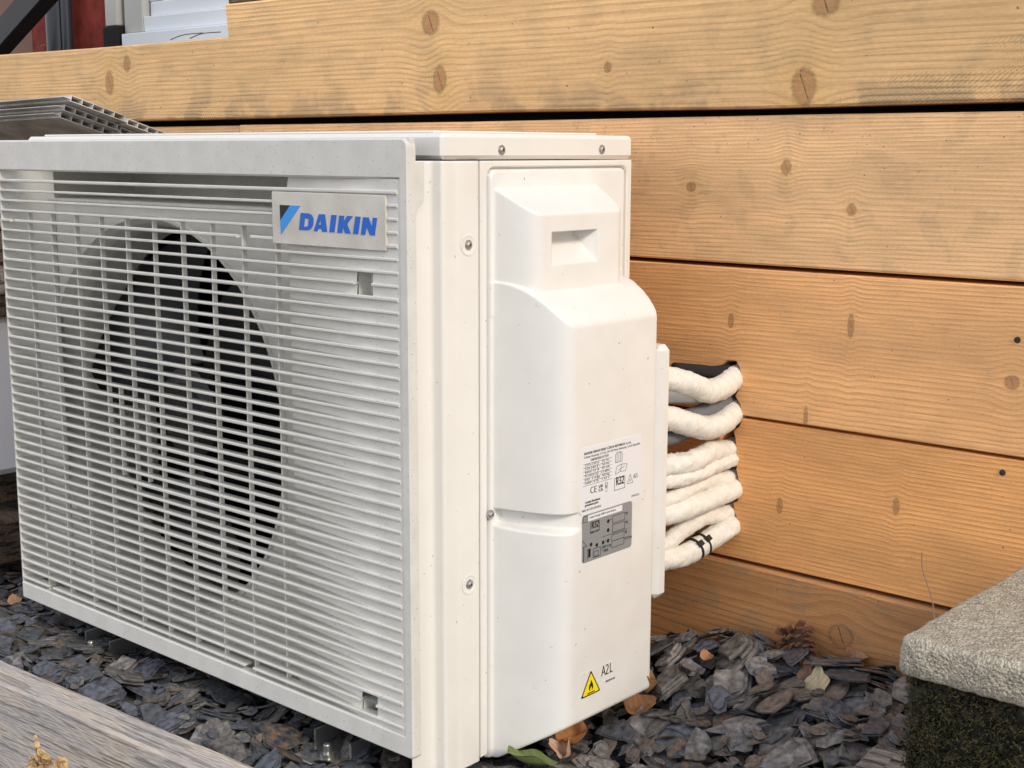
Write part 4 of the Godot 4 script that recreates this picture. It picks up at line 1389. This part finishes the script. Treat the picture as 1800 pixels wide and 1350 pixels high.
# ---------------------------------------------------------------- concrete slab and mossy block
func build_slab() -> void:
	var n := FastNoiseLite.new()
	n.seed = 77
	n.frequency = 9.0
	n.fractal_octaves = 4
	var n2 := FastNoiseLite.new()
	n2.seed = 78
	n2.frequency = 70.0
	n2.fractal_octaves = 3
	var x0 := 0.514
	var x1 := 0.95
	var z1 := -0.135
	var z0 := -0.478
	# closed skin: profile rows round the left/front rim, spun as nested rings
	var ring := func(ins: float, y: float, cr: float) -> PackedVector3Array:
		var out := PackedVector3Array()
		var base := rect(x0 + ins, z0 + ins, x1 - ins, z1 - ins, cr)
		var m := base.size()
		for i in m:
			var a := base[i]
			var b := base[(i + 1) % m]
			var cnt: int = max(1, int(a.distance_to(b) / 0.004))
			for k in cnt:
				var p := a.lerp(b, float(k) / cnt)
				out.append(Vector3(p.x, y, p.y))
		return out
	var levels := [[0.004, 0.2615], [0.0005, 0.2645], [0.0, 0.272], [0.0, 0.282], [0.0, 0.291], [0.0012, 0.2955], [0.004, 0.2985], [0.008, 0.2998], [0.014, 0.3], [0.022, 0.3], [0.032, 0.3], [0.045, 0.3], [0.06, 0.3], [0.08, 0.3], [0.10, 0.3], [0.125, 0.3], [0.15, 0.3], [0.17, 0.3]]
	var P := []
	var cnt0 := 420
	for lv in levels:
		var r0: PackedVector3Array = ring.call(lv[0], lv[1], 0.011 if lv[0] < 0.02 else 0.006)
		var row := []
		var tot := r0.size()
		for i in cnt0 + 1:
			var q := float(i % cnt0) / cnt0 * tot
			var a := r0[int(q) % tot]
			var b := r0[(int(q) + 1) % tot]
			var p := a.lerp(b, q - floorf(q))
			var big := n.get_noise_3d(p.x, p.y, p.z)
			var sm := n2.get_noise_3d(p.x, p.y, p.z)
			var dv := Vector3(0, 1, 0) if lv[1] > 0.2990 else Vector3(signf(p.x - 0.73) if absf(p.x - 0.73) > 0.2 else 0.0, 0, 1.0 if p.z > -0.16 else 0.0)
			p += dv * (big * 0.0035 + sm * 0.0022)
			row.append(p)
		P.append(row)
	var s := thing("concrete_slab", "", "slab")
	put_mesh("slab_body", grid_mesh(P, true), M.concrete, s)
	tag(s, "rough grey concrete slab capping the mossy block at the right", "slab")
	# block below with moss
	var blk := thing("mossy_block", "dark low block overgrown with green-brown moss under the concrete slab", "block", Vector3(0.73, -0.09, -0.30))
	var st := new_st()
	cbox(st, Vector3(0.5215, -0.09, -0.473), Vector3(0.94, 0.262, -0.142), 0.006, Transform3D(Basis.IDENTITY, Vector3(-0.73, 0.09, 0.30)))
	put("stone_core", st, M.mossy, blk)
	st = new_st()
	var r := RandomNumberGenerator.new()
	r.seed = 5
	var patch := FastNoiseLite.new()
	patch.seed = 8
	patch.frequency = 16.0
	for i in 15000:
		var on_side := r.randf() < 0.22
		var p := Vector3(r.randf_range(0.521, 0.70), r.randf_range(0.02, 0.262), -0.1415)
		var nrm := Vector3(0, 0, 1)
		if on_side:
			p = Vector3(0.5212, r.randf_range(0.02, 0.262), r.randf_range(-0.24, -0.142))
			nrm = Vector3(-1, 0, 0)
		var dens := patch.get_noise_3d(p.x, p.y, p.z)
		if dens < -0.32 and not on_side:
			continue
		var L := r.randf_range(0.002, 0.0065) * (1.0 + dens * 0.8)
		var dirv := (nrm * 0.8 + Vector3(r.randf_range(-1, 1), r.randf_range(-0.6, 1), r.randf_range(-0.6, 0.6))).normalized()
		var w := dirv.cross(Vector3(r.randf_range(-1, 1), r.randf_range(-1, 1), r.randf_range(-1, 1))).normalized() * r.randf_range(0.0004, 0.0009)
		var c := Color(0.075, 0.072, 0.022).lerp(Color(0.13, 0.12, 0.035), r.randf())
		if r.randf() < 0.35:
			c = Color(0.07, 0.05, 0.028).lerp(Color(0.16, 0.125, 0.07), r.randf())
		var tip := p + dirv * L
		for v in [p - w, p + w, tip]:
			st.set_color(c)
			st.set_normal(nrm.lerp(dirv, 0.4).normalized())
			st.add_vertex(v - Vector3(0.73, -0.09, -0.30))
	var ms := put("moss", st, M.moss, blk)
	ms.set_meta("kind", "stuff")
	# straw on the slab corner
	var pts := catmull([Vector3(0.0, 0.0, 0.0), Vector3(-0.012, 0.012, -0.02), Vector3(-0.03, 0.035, -0.035), Vector3(-0.034, 0.052, -0.04)], 6)
	var sw := put_mesh("straw", tube_mesh(pts, func(_t, _a): return 0.0006, 5), M.beige)
	sw.position = Vector3(0.519, 0.3, -0.20)
	tag(sw, "single dry straw sticking up at the slab edge", "straw")
	# short timber end at the foot of the block
	st = new_st()
	cbox(st, Vector3(-0.03, -0.09, -0.13), Vector3(0.03, 0.02, 0.13), 0.004)
	var stub := put("timber_stub", st, M.old_wood)
	stub.position = Vector3(0.447, 0.073, -0.205)
	stub.rotation.y = 0.12
	tag(stub, "short pale timber end at the foot of the mossy block", "timber")

# ---------------------------------------------------------------- timber edging
func build_edging() -> void:
	var st := new_st()
	# board lengthwise along local x with slightly uneven arris
	cbox(st, Vector3(-1.2, -0.16, -0.047), Vector3(0.55, 0.0, 0.0), 0.0035)
	var e := put("timber_edging", st, M.silver_wood)
	tag(e, "weathered grey timber edging board along the slate bed", "edging board")
	e.position = Vector3(-0.676, 0.05, 0.189)
	e.rotation.y = 0.0497
	# withered plant before the board
	var pl := thing("dry_plant", "withered straw-coloured seedling in front of the grey edging board", "plant", Vector3(-0.345, -0.048, 0.262))
	var r := RandomNumberGenerator.new()
	r.seed = 31
	var stems := [[Vector3(0, 0, 0), Vector3(-0.012, 0.07, 0.0), Vector3(-0.03, 0.112, -0.005)], [Vector3(0.004, 0, 0), Vector3(0.005, 0.06, 0.002), Vector3(-0.006, 0.098, 0.0)], [Vector3(0.0, 0, 0.0), Vector3(0.018, 0.06, 0.0), Vector3(0.036, 0.098, -0.002)], [Vector3(0.0, 0, 0.0), Vector3(-0.02, 0.05, 0.004), Vector3(-0.022, 0.08, 0.004)]]
	for s in stems:
		put_mesh("stem", tube_mesh(catmull(s, 6), func(t, _a): return lerpf(0.0014, 0.0007, t), 6), M.beige, pl)
	for k in 26:
		var s: Array = stems[k % 4]
		var t := r.randf_range(0.45, 1.0)
		var a: Vector3 = s[1]
		var b: Vector3 = s[2]
		var p := a.lerp(b, t)
		var L := r.randf_range(0.014, 0.030) if k % 4 != 0 else r.randf_range(0.006, 0.012)
		var m := leaf_mesh(L, L * r.randf_range(0.35, 0.7), r.randf_range(0.4, 1.6), r.randf_range(0.1, 0.5), 0, Color(0.62, 0.46, 0.25).lerp(Color(0.50, 0.27, 0.12), r.randf() * 0.5), r)
		var lf := put_mesh("leaf", m, M.leafy, pl)
		lf.transform = Transform3D(Basis(Vector3.UP, r.randf() * TAU) * Basis(Vector3.RIGHT, r.randf_range(-1.2, 1.2)), p + Vector3(0, 0.004, 0))
	# green sprout at the frame edge
	var gp := thing("green_sprout", "small fresh green leaf sprouting at the far left of the edging board", "plant", Vector3(-0.475, -0.06, 0.252))
	put_mesh("stem", tube_mesh(catmull([Vector3(0, 0, 0), Vector3(-0.004, 0.06, 0.0), Vector3(0.0, 0.112, 0.0)], 6), func(_t, _a): return 0.0011, 6), M.beige, gp)
	var gl := put_mesh("leaf", leaf_mesh(0.016, 0.014, 0.3, 0.2, 0, Color(0.22, 0.34, 0.06), r), M.leafy, gp)
	gl.transform = Transform3D(Basis(Vector3.UP, 0.6) * Basis(Vector3.RIGHT, 0.9), Vector3(-0.006, 0.112, 0.002))

# ---------------------------------------------------------------- things stacked left of the unit
func build_side_stack() -> void:
	var st := new_st()
	cbox(st, Vector3(-0.45, 0.0, -0.06), Vector3(0.40, 0.085, 0.04), 0.006)
	var t := put("timber_beam", st, M.brown_wood)
	t.position = Vector3(-1.62, 0.0, -0.16)
	tag(t, "old brown beam lying on the slate left of the unit", "beam")
	st = new_st()
	cbox(st, Vector3(-0.40, 0.0, -0.09), Vector3(0.33, 0.075, 0.06), 0.006)
	t = put("timber_beam", st, M.brown_wood)
	t.position = Vector3(-1.65, 0.086, -0.22)
	tag(t, "short old beam stacked on another beam left of the unit", "beam")
	st = new_st()
	cbox(st, Vector3(-0.38, 0.0, -0.16), Vector3(0.38, 0.29, 0.12), 0.012)
	var wb := put("white_box", st, M.upvc)
	wb.position = Vector3(-1.62, 0.162, -0.25)
	tag(wb, "bluish white plastic box beside the unit's left end", "box")
	var yy := 0.453
	for k in 4:
		st = new_st()
		var th: float = [0.04, 0.055, 0.06, 0.065][k]
		cbox(st, Vector3(-0.42, 0.0, -0.12), Vector3(0.38, th, 0.11), 0.004)
		var b := put("old_plank", st, M.brown_wood if k % 2 == 0 else M.old_wood)
		b.position = Vector3(-1.60 + 0.01 * k, yy, -0.25 + 0.008 * (k % 2))
		tag(b, ["lowest old plank on the white box", "second old plank up on the white box", "third old plank up on the white box", "topmost old plank under the hollow panels"][k], "plank", "old planks stacked on the white box")
		yy += th + 0.001
	# hollow plastic panels
	var names := ["front hollow white panel of the lowest layer", "rear hollow white panel of the lowest layer", "front hollow white panel of the middle layer", "rear hollow white panel of the middle layer", "front hollow white panel of the top layer", "rear hollow white panel of the top layer"]
	for layer in 3:
		for part in 2:
			st = new_st()
			var cells := 5
			var wd := 0.100
			var L := 1.1
			var th := 0.0100
			var wall := 0.0012
			# skins
			cbox(st, Vector3(-L, th - wall, -wd), Vector3(0, th, 0), 0.0003)
			cbox(st, Vector3(-L, 0, -wd), Vector3(0, wall, 0), 0.0003)
			for k in cells + 1:
				var z := -k * (wd - wall) / cells
				cbox(st, Vector3(-L, wall + 0.0001, z - wall), Vector3(-0.0002, th - wall - 0.0001, z), 0.0)
			# tongue along the front edge
			cbox(st, Vector3(-L, 0.003, 0.0002), Vector3(0, 0.0045, 0.012), 0.0003)
			var q := put("hollow_panel", st, M.pvc)
			var ax := Vector3(-1, -0.02, 0).normalized()
			var back_dir := Vector3(-0.10, -0.30, -0.95).normalized()
			var upv := back_dir.cross(ax).normalized()
			if upv.y < 0.0:
				upv = -upv
			var xax := -ax
			var zax := xax.cross(upv).normalized()
			var bs := Basis(xax, upv, zax)
			var corner: Vector3 = [Vector3(-0.968, 0.8105, -0.158), Vector3(-0.949, 0.8215, -0.154), Vector3(-0.921, 0.835, -0.150)][layer]
			q.transform = Transform3D(bs, corner + back_dir * (0.012 + part * 0.1135) - upv * (th + 0.0))
			tag(q, names[layer * 2 + part], "panel", "hollow plastic panels stacked left of the unit")

# ---------------------------------------------------------------- slate
func chip_mesh(seed_: int, chunk: float) -> ArrayMesh:
	# cleaved slate: one to three ragged laminae, each a little askew
	var r := RandomNumberGenerator.new()
	r.seed = 1000 + seed_
	var st := new_st()
	var ell := r.randf_range(0.42, 0.9)
	var th := lerpf(0.10, 0.5, chunk) * r.randf_range(0.8, 1.4)
	var layers := 2 if r.randf() < 0.7 else 1
	if chunk > 0.3:
		layers = 3
	var n := r.randi_range(8, 12)
	var base := []
	var sq := r.randf_range(0.0, 0.5)
	for i in n:
		var a := TAU * (i + r.randf_range(-0.38, 0.38)) / n
		var rad := r.randf_range(0.70, 1.06) * (1.0 + sq * 0.28 * cos(a * 4.0 + 0.6) + 0.12 * cos(a * 3.0 + seed_))
		base.append(Vector2(cos(a) * rad, sin(a) * rad * ell))
	var y0 := -th * 0.5
	var lt := th / layers
	var off := Vector2.ZERO
	for k in layers:
		var sc := 1.0 - 0.13 * k * r.randf_range(0.4, 1.3)
		var cut := Vector2(cos(r.randf() * TAU), sin(r.randf() * TAU))
		var depth := r.randf_range(0.15, 0.55) if k > 0 else 9.0
		var tilt := Vector2(r.randf_range(-0.05, 0.05), r.randf_range(-0.05, 0.05))
		var rings := [[], [], []]
		for i in n:
			var p: Vector2 = base[i] * sc * r.randf_range(0.93, 1.03) + off
			if p.dot(cut) > depth:
				p -= cut * (p.dot(cut) - depth) * 0.9
			var h := tilt.dot(p)
			var kt := r.randf_range(0.88, 0.98)
			rings[0].append(Vector3(p.x * kt, y0 + lt + h + r.randf_range(-0.02, 0.012), p.y * kt))
			rings[1].append(Vector3(p.x, y0 + lt * r.randf_range(0.35, 0.65) + h, p.y))
			rings[2].append(Vector3(p.x * 0.95, y0 + h * 0.3, p.y * 0.95))
		var c0 := Vector3(0, y0 + lt * 0.5, 0)
		for e in 2:
			for i in n:
				var j := (i + 1) % n
				quad_out(st, rings[e][i], rings[e][j], rings[e + 1][j], rings[e + 1][i], c0)
		var c := Vector3(r.randf_range(-0.25, 0.25), y0 + lt + r.randf_range(-0.015, 0.03), r.randf_range(-0.15, 0.15))
		for i in n:
			tri_out(st, c, rings[0][i], rings[0][(i + 1) % n], Vector3(0, -4, 0))
			if k == 0:
				tri_out(st, Vector3(0, y0, 0), rings[2][i], rings[2][(i + 1) % n], Vector3(0, 4, 0))
		y0 += lt * 0.98
		off += Vector2(r.randf_range(-0.07, 0.07), r.randf_range(-0.05, 0.05))
	return st.commit()

func build_slate() -> void:
	var bed := Node3D.new()
	bed.name = "slate_bed"
	bed.set_meta("kind", "structure")
	add_child(bed)
	# earth under the slate
	var P := []
	for i in 30:
		var row := []
		for j in 110:
			var x := -1.9 + j * 0.026
			var z := -0.5 + i * 0.0225
			row.append(Vector3(x, ground_y(x, z) - 0.03, z))
		P.append(row)
	put_mesh("earth", grid_mesh(P), M.soil, bed)
	var variants := []
	for k in 28:
		variants.append(chip_mesh(k, 0.0 if k % 4 != 0 else 0.6))
	# height field for dropping the chips one on another
	var cs := 0.006
	var gx0 := -1.75
	var gz0 := -0.49
	var nx := 420
	var nz := 109
	var hf := PackedFloat32Array()
	hf.resize(nx * nz)
	for j in nz:
		for i in nx:
			hf[j * nx + i] = ground_y(gx0 + i * cs, gz0 + j * cs) - 0.026
	var r := RandomNumberGenerator.new()
	r.seed = 99
	var camp := Vector3(1.0495, 0.7469, 1.0177)
	var chips := []
	var edge_z := func(x: float) -> float: return 0.138 - 0.0497 * (x + 0.676)
	var total := 7500
	for k in total:
		var prog := float(k) / total
		var x := 0.0
		var z := 0.0
		var pick := r.randf()
		if pick < 0.50:
			x = r.randf_range(-0.12, 0.60)
			z = r.randf_range(-0.485, -0.06)
		elif pick < 0.90:
			x = r.randf_range(-1.05, 0.05)
			z = r.randf_range(-0.13, 0.12)
		else:
			x = r.randf_range(-1.7, -0.85)
			z = r.randf_range(-0.45, 0.12)
		var size := r.randf_range(0.009, 0.024)
		if prog > 0.30 and r.randf() < 0.40:
			size = r.randf_range(0.021, 0.044)
		if prog > 0.88 and r.randf() < 0.6:
			size = r.randf_range(0.005, 0.012)
		if x < -0.05:
			size *= 0.92
		var lim: float = edge_z.call(x)
		if z + size * 0.8 > lim or z - size * 0.8 < -0.49:
			continue
		if x > 0.42 and z > -0.36 and x + size > 0.44:
			continue
		# least squares plane under the footprint
		var rc := int(size / cs)
		var ci := int((x - gx0) / cs)
		var cj := int((z - gz0) / cs)
		var sn := 0.0
		var sh := 0.0
		var sxh := 0.0
		var szh := 0.0
		var sxx := 0.0
		var szz := 0.0
		var mx := -9.0
		for j in range(max(0, cj - rc), min(nz, cj + rc + 1)):
			for i in range(max(0, ci - rc), min(nx, ci + rc + 1)):
				var dx := (i - ci) * cs
				var dz := (j - cj) * cs
				if dx * dx + dz * dz > size * size:
					continue
				var hv := hf[j * nx + i]
				sn += 1.0
				sh += hv
				sxh += dx * hv
				szh += dz * hv
				sxx += dx * dx
				szz += dz * dz
				mx = max(mx, hv)
		if sn < 3.0:
			continue
		var mean := sh / sn
		var gx := clampf(sxh / max(sxx, 1e-9), -0.5, 0.5) + r.randfn(0.0, 0.09)
		var gz := clampf(szh / max(szz, 1e-9), -0.5, 0.5) + r.randfn(0.0, 0.09)
		var v := r.randi() % variants.size()
		var mesh: ArrayMesh = variants[v]
		var thick := mesh.get_aabb().size.y * size
		var yc := lerpf(mean, mx, 0.35) + thick * 0.35
		var top_lim := ground_y(x, z) + 0.016
		if yc > top_lim + r.randf_range(0.0, 0.016):
			continue
		# stay under the unit base
		if x < 0.06 and z < 0.0 and z > -0.37 and yc + thick > 0.022:
			continue
		var nrm := Vector3(-gx, 1.0, -gz).normalized()
		var yaw := r.randf() * TAU
		var xa := Vector3(cos(yaw), 0, sin(yaw))
		xa = (xa - nrm * xa.dot(nrm)).normalized()
		var za := xa.cross(nrm).normalized()
		var xf := Transform3D(Basis(xa, nrm, za).scaled_local(Vector3.ONE * size), Vector3(x, yc, z))
		for j in range(max(0, cj - rc), min(nz, cj + rc + 1)):
			for i in range(max(0, ci - rc), min(nx, ci + rc + 1)):
				var dx := (i - ci) * cs
				var dz := (j - cj) * cs
				if dx * dx + dz * dz > size * size * 0.55:
					continue
				var tp := yc + gx * dx + gz * dz + thick * 0.4
				if tp > hf[j * nx + i]:
					hf[j * nx + i] = tp
		var mk := r.randi() % 100
		var mi := 0
		if x > -0.08:
			mi = 0 if mk < 16 else (1 if mk < 24 else (2 if mk < 52 else (3 if mk < 72 else (4 if mk < 92 else 5))))
		else:
			mi = 0 if mk < 34 else (1 if mk < 62 else (2 if mk < 76 else (3 if mk < 82 else (4 if mk < 93 else 5))))
		var seen := 0.0
		if (x > -0.02 and x < 0.5 and z < -0.14) or (x > -1.0 and x < -0.1 and z > -0.03):
			seen = size / Vector3(x, yc, z).distance_to(camp) * (0.35 + prog)
		chips.append([seen, xf, v, mi])
	chips.sort_custom(func(a, b): return a[0] > b[0])
	var bulk := []
	for k in M.slate.size():
		bulk.append(new_st())
	for k in chips.size():
		var c: Array = chips[k]
		if k < 300:
			var o := put_mesh("slate_chip", variants[c[2]], M.slate_big[c[3]], bed)
			o.transform = c[1]
		else:
			bulk[c[3]].append_from(variants[c[2]], 0, c[1])
	var am := ArrayMesh.new()
	for k in bulk.size():
		bulk[k].set_material(M.slate[k])
		bulk[k].commit(am)
	var rest := MeshInstance3D.new()
	rest.name = "slate_gravel"
	rest.mesh = am
	rest.set_meta("kind", "stuff")
	bed.add_child(rest, true)
	print("chips ", chips.size())

# ---------------------------------------------------------------- leaves and cone
func leaf_mesh(L: float, W: float, curl: float, fold: float, lobes: int, c: Color, r: RandomNumberGenerator) -> ArrayMesh:
	var st := new_st()
	st.set_smooth_group(0)
	var nu := 20
	var nv := 8
	var ph := r.randf() * TAU
	for i in nu + 1:
		var t := float(i) / nu
		var w := W * 0.5 * pow(sin(PI * clampf(t * 0.94 + 0.03, 0.0, 1.0)), 0.75)
		if lobes > 0:
			w *= 0.62 + 0.38 * absf(cos(t * PI * lobes + 0.4))
		for j in nv + 1:
			var s := float(j) / nv * 2.0 - 1.0
			var x := s * w
			var a := curl * (t - 0.5)
			var yl := L * 0.5 * (1.0 - cos(a * 1.6)) + absf(s) * fold * w + 0.06 * W * sin(s * 5.0 + t * 9.0 + ph) * absf(s)
			var zl := L * (t - 0.5) * (1.0 - 0.12 * absf(curl))
			var vein := 0.82 if absf(s) < 0.1 else 1.0
			var cc := c * (vein * (1.0 + 0.16 * sin(t * 40.0 + absf(s) * 9.0)))
			st.set_color(Color(cc.r, cc.g, cc.b))
			st.set_uv(Vector2(s, t))
			st.add_vertex(Vector3(x, yl, zl))
	for i in nu:
		for j in nv:
			var a := i * (nv + 1) + j
			for k in [a, a + 1, a + nv + 1, a + 1, a + nv + 2, a + nv + 1]:
				st.add_index(k)
	st.generate_normals()
	return st.commit()

func build_litter() -> void:
	var r := RandomNumberGenerator.new()
	r.seed = 202
	var defs := [
		["curled orange-brown dead leaf on the slate under the service cover", Vector3(0.088, 0.046, -0.188), 0.060, 0.040, 2.2, 0.9, 0, Color(0.36, 0.155, 0.055), Vector3(0.5, 0.7, 0.4)],
		["pale crumpled piece of leaf beside the orange-brown leaf", Vector3(0.094, 0.038, -0.165), 0.038, 0.030, 2.6, 0.9, 2, Color(0.50, 0.32, 0.21), Vector3(-0.3, 1.9, 0.5)],
		["brown folded dead leaf under the rear end of the service cover", Vector3(0.088, 0.054, -0.296), 0.060, 0.036, 1.8, 0.7, 0, Color(0.26, 0.125, 0.055), Vector3(0.3, 2.3, 0.5)],
		["small rolled brown leaf by the rear bottom cover corner", Vector3(0.090, 0.066, -0.325), 0.034, 0.028, 3.0, 1.0, 0, Color(0.30, 0.16, 0.065), Vector3(0.2, 0.9, 0.0)],
		["dull green leaf on the slate at the cover's front corner", Vector3(0.072, 0.036, -0.120), 0.070, 0.055, 0.9, 0.45, 0, Color(0.17, 0.215, 0.075), Vector3(0.35, 2.5, -0.2)],
		["pale beige lobed leaf standing among the slate in front of the planks", Vector3(0.292, 0.108, -0.400), 0.056, 0.034, 0.6, 0.35, 2, Color(0.50, 0.42, 0.27), Vector3(0.75, 0.55, 0.5)],
		["dark brown torn leaf beside the pale lobed leaf", Vector3(0.270, 0.108, -0.412), 0.048, 0.024, 1.2, 0.7, 2, Color(0.20, 0.12, 0.08), Vector3(1.0, 0.2, 0.2)],
		["small orange leaf scrap on the slate near the wall foot", Vector3(0.128, 0.098, -0.405), 0.026, 0.018, 1.5, 0.6, 0, Color(0.40, 0.20, 0.10), Vector3(0.2, 1.2, 0.2)],
		["tan leaf scrap against the lowest plank near the slab", Vector3(0.298, 0.120, -0.484), 0.034, 0.020, 1.4, 0.5, 0, Color(0.38, 0.22, 0.12), Vector3(0.2, 1.6, 0.3)],
		["small orange leaf scrap on the slate at the far left corner", Vector3(-0.93, 0.030, -0.02), 0.040, 0.022, 1.2, 0.5, 0, Color(0.42, 0.24, 0.13), Vector3(0.1, 1.4, 0.2)],
	]
	for d in defs:
		var o := put_mesh("dead_leaf", leaf_mesh(d[2], d[3], d[4], d[5], d[6], d[7], r), M.leafy)
		var e: Vector3 = d[8]
		o.transform = Transform3D(Basis.from_euler(e), d[1])
		tag(o, d[0], "leaf", "dead leaves on the slate")
	# pine cone against the bottom plank
	var cone := thing("pine_cone", "brown open pine cone lying on the slate against the bottom plank", "pine cone", Vector3(0.232, 0.131, -0.455))
	cone.rotation = Vector3(0.2, 0.9, 0.3)
	cone.scale = Vector3.ONE * 1.25
	var st := new_st()
	lathe(st, [Vector2(0.0, -0.022), Vector2(0.008, -0.018), Vector2(0.011, -0.004), Vector2(0.007, 0.014), Vector2(0.0, 0.024)], 14)
	put("core", st, M.dark_wood, cone)
	st = new_st()
	lathe(st, [Vector2(0.0, 0.003), Vector2(0.5, 0.16), Vector2(0.9, 0.34), Vector2(1.0, 0.2), Vector2(0.5, -0.1), Vector2(0.0, -0.1)], 8)
	var scale_st := new_st()
	cbox(scale_st, Vector3(-0.0042, -0.0014, 0.0), Vector3(0.0042, 0.0014, 0.013), 0.0011)
	var sm := scale_st.commit()
	for k in 40:
		var t := k / 39.0
		var a := k * 2.39996
		var rad := lerpf(0.009, 0.003, t)
		var s := put_mesh("scale", sm, M.cone, cone)
		var out := Vector3(cos(a), sin(a), 0.0)
		var dirv := (out + Vector3(0, 0, lerpf(0.1, 1.1, t))).normalized()
		var b := Basis.looking_at(-dirv, Vector3(0, 0, 1))
		s.transform = Transform3D(b.scaled_local(Vector3.ONE * lerpf(1.0, 0.7, t)), Vector3(out.x * rad, out.y * rad, lerpf(-0.018, 0.02, t)))
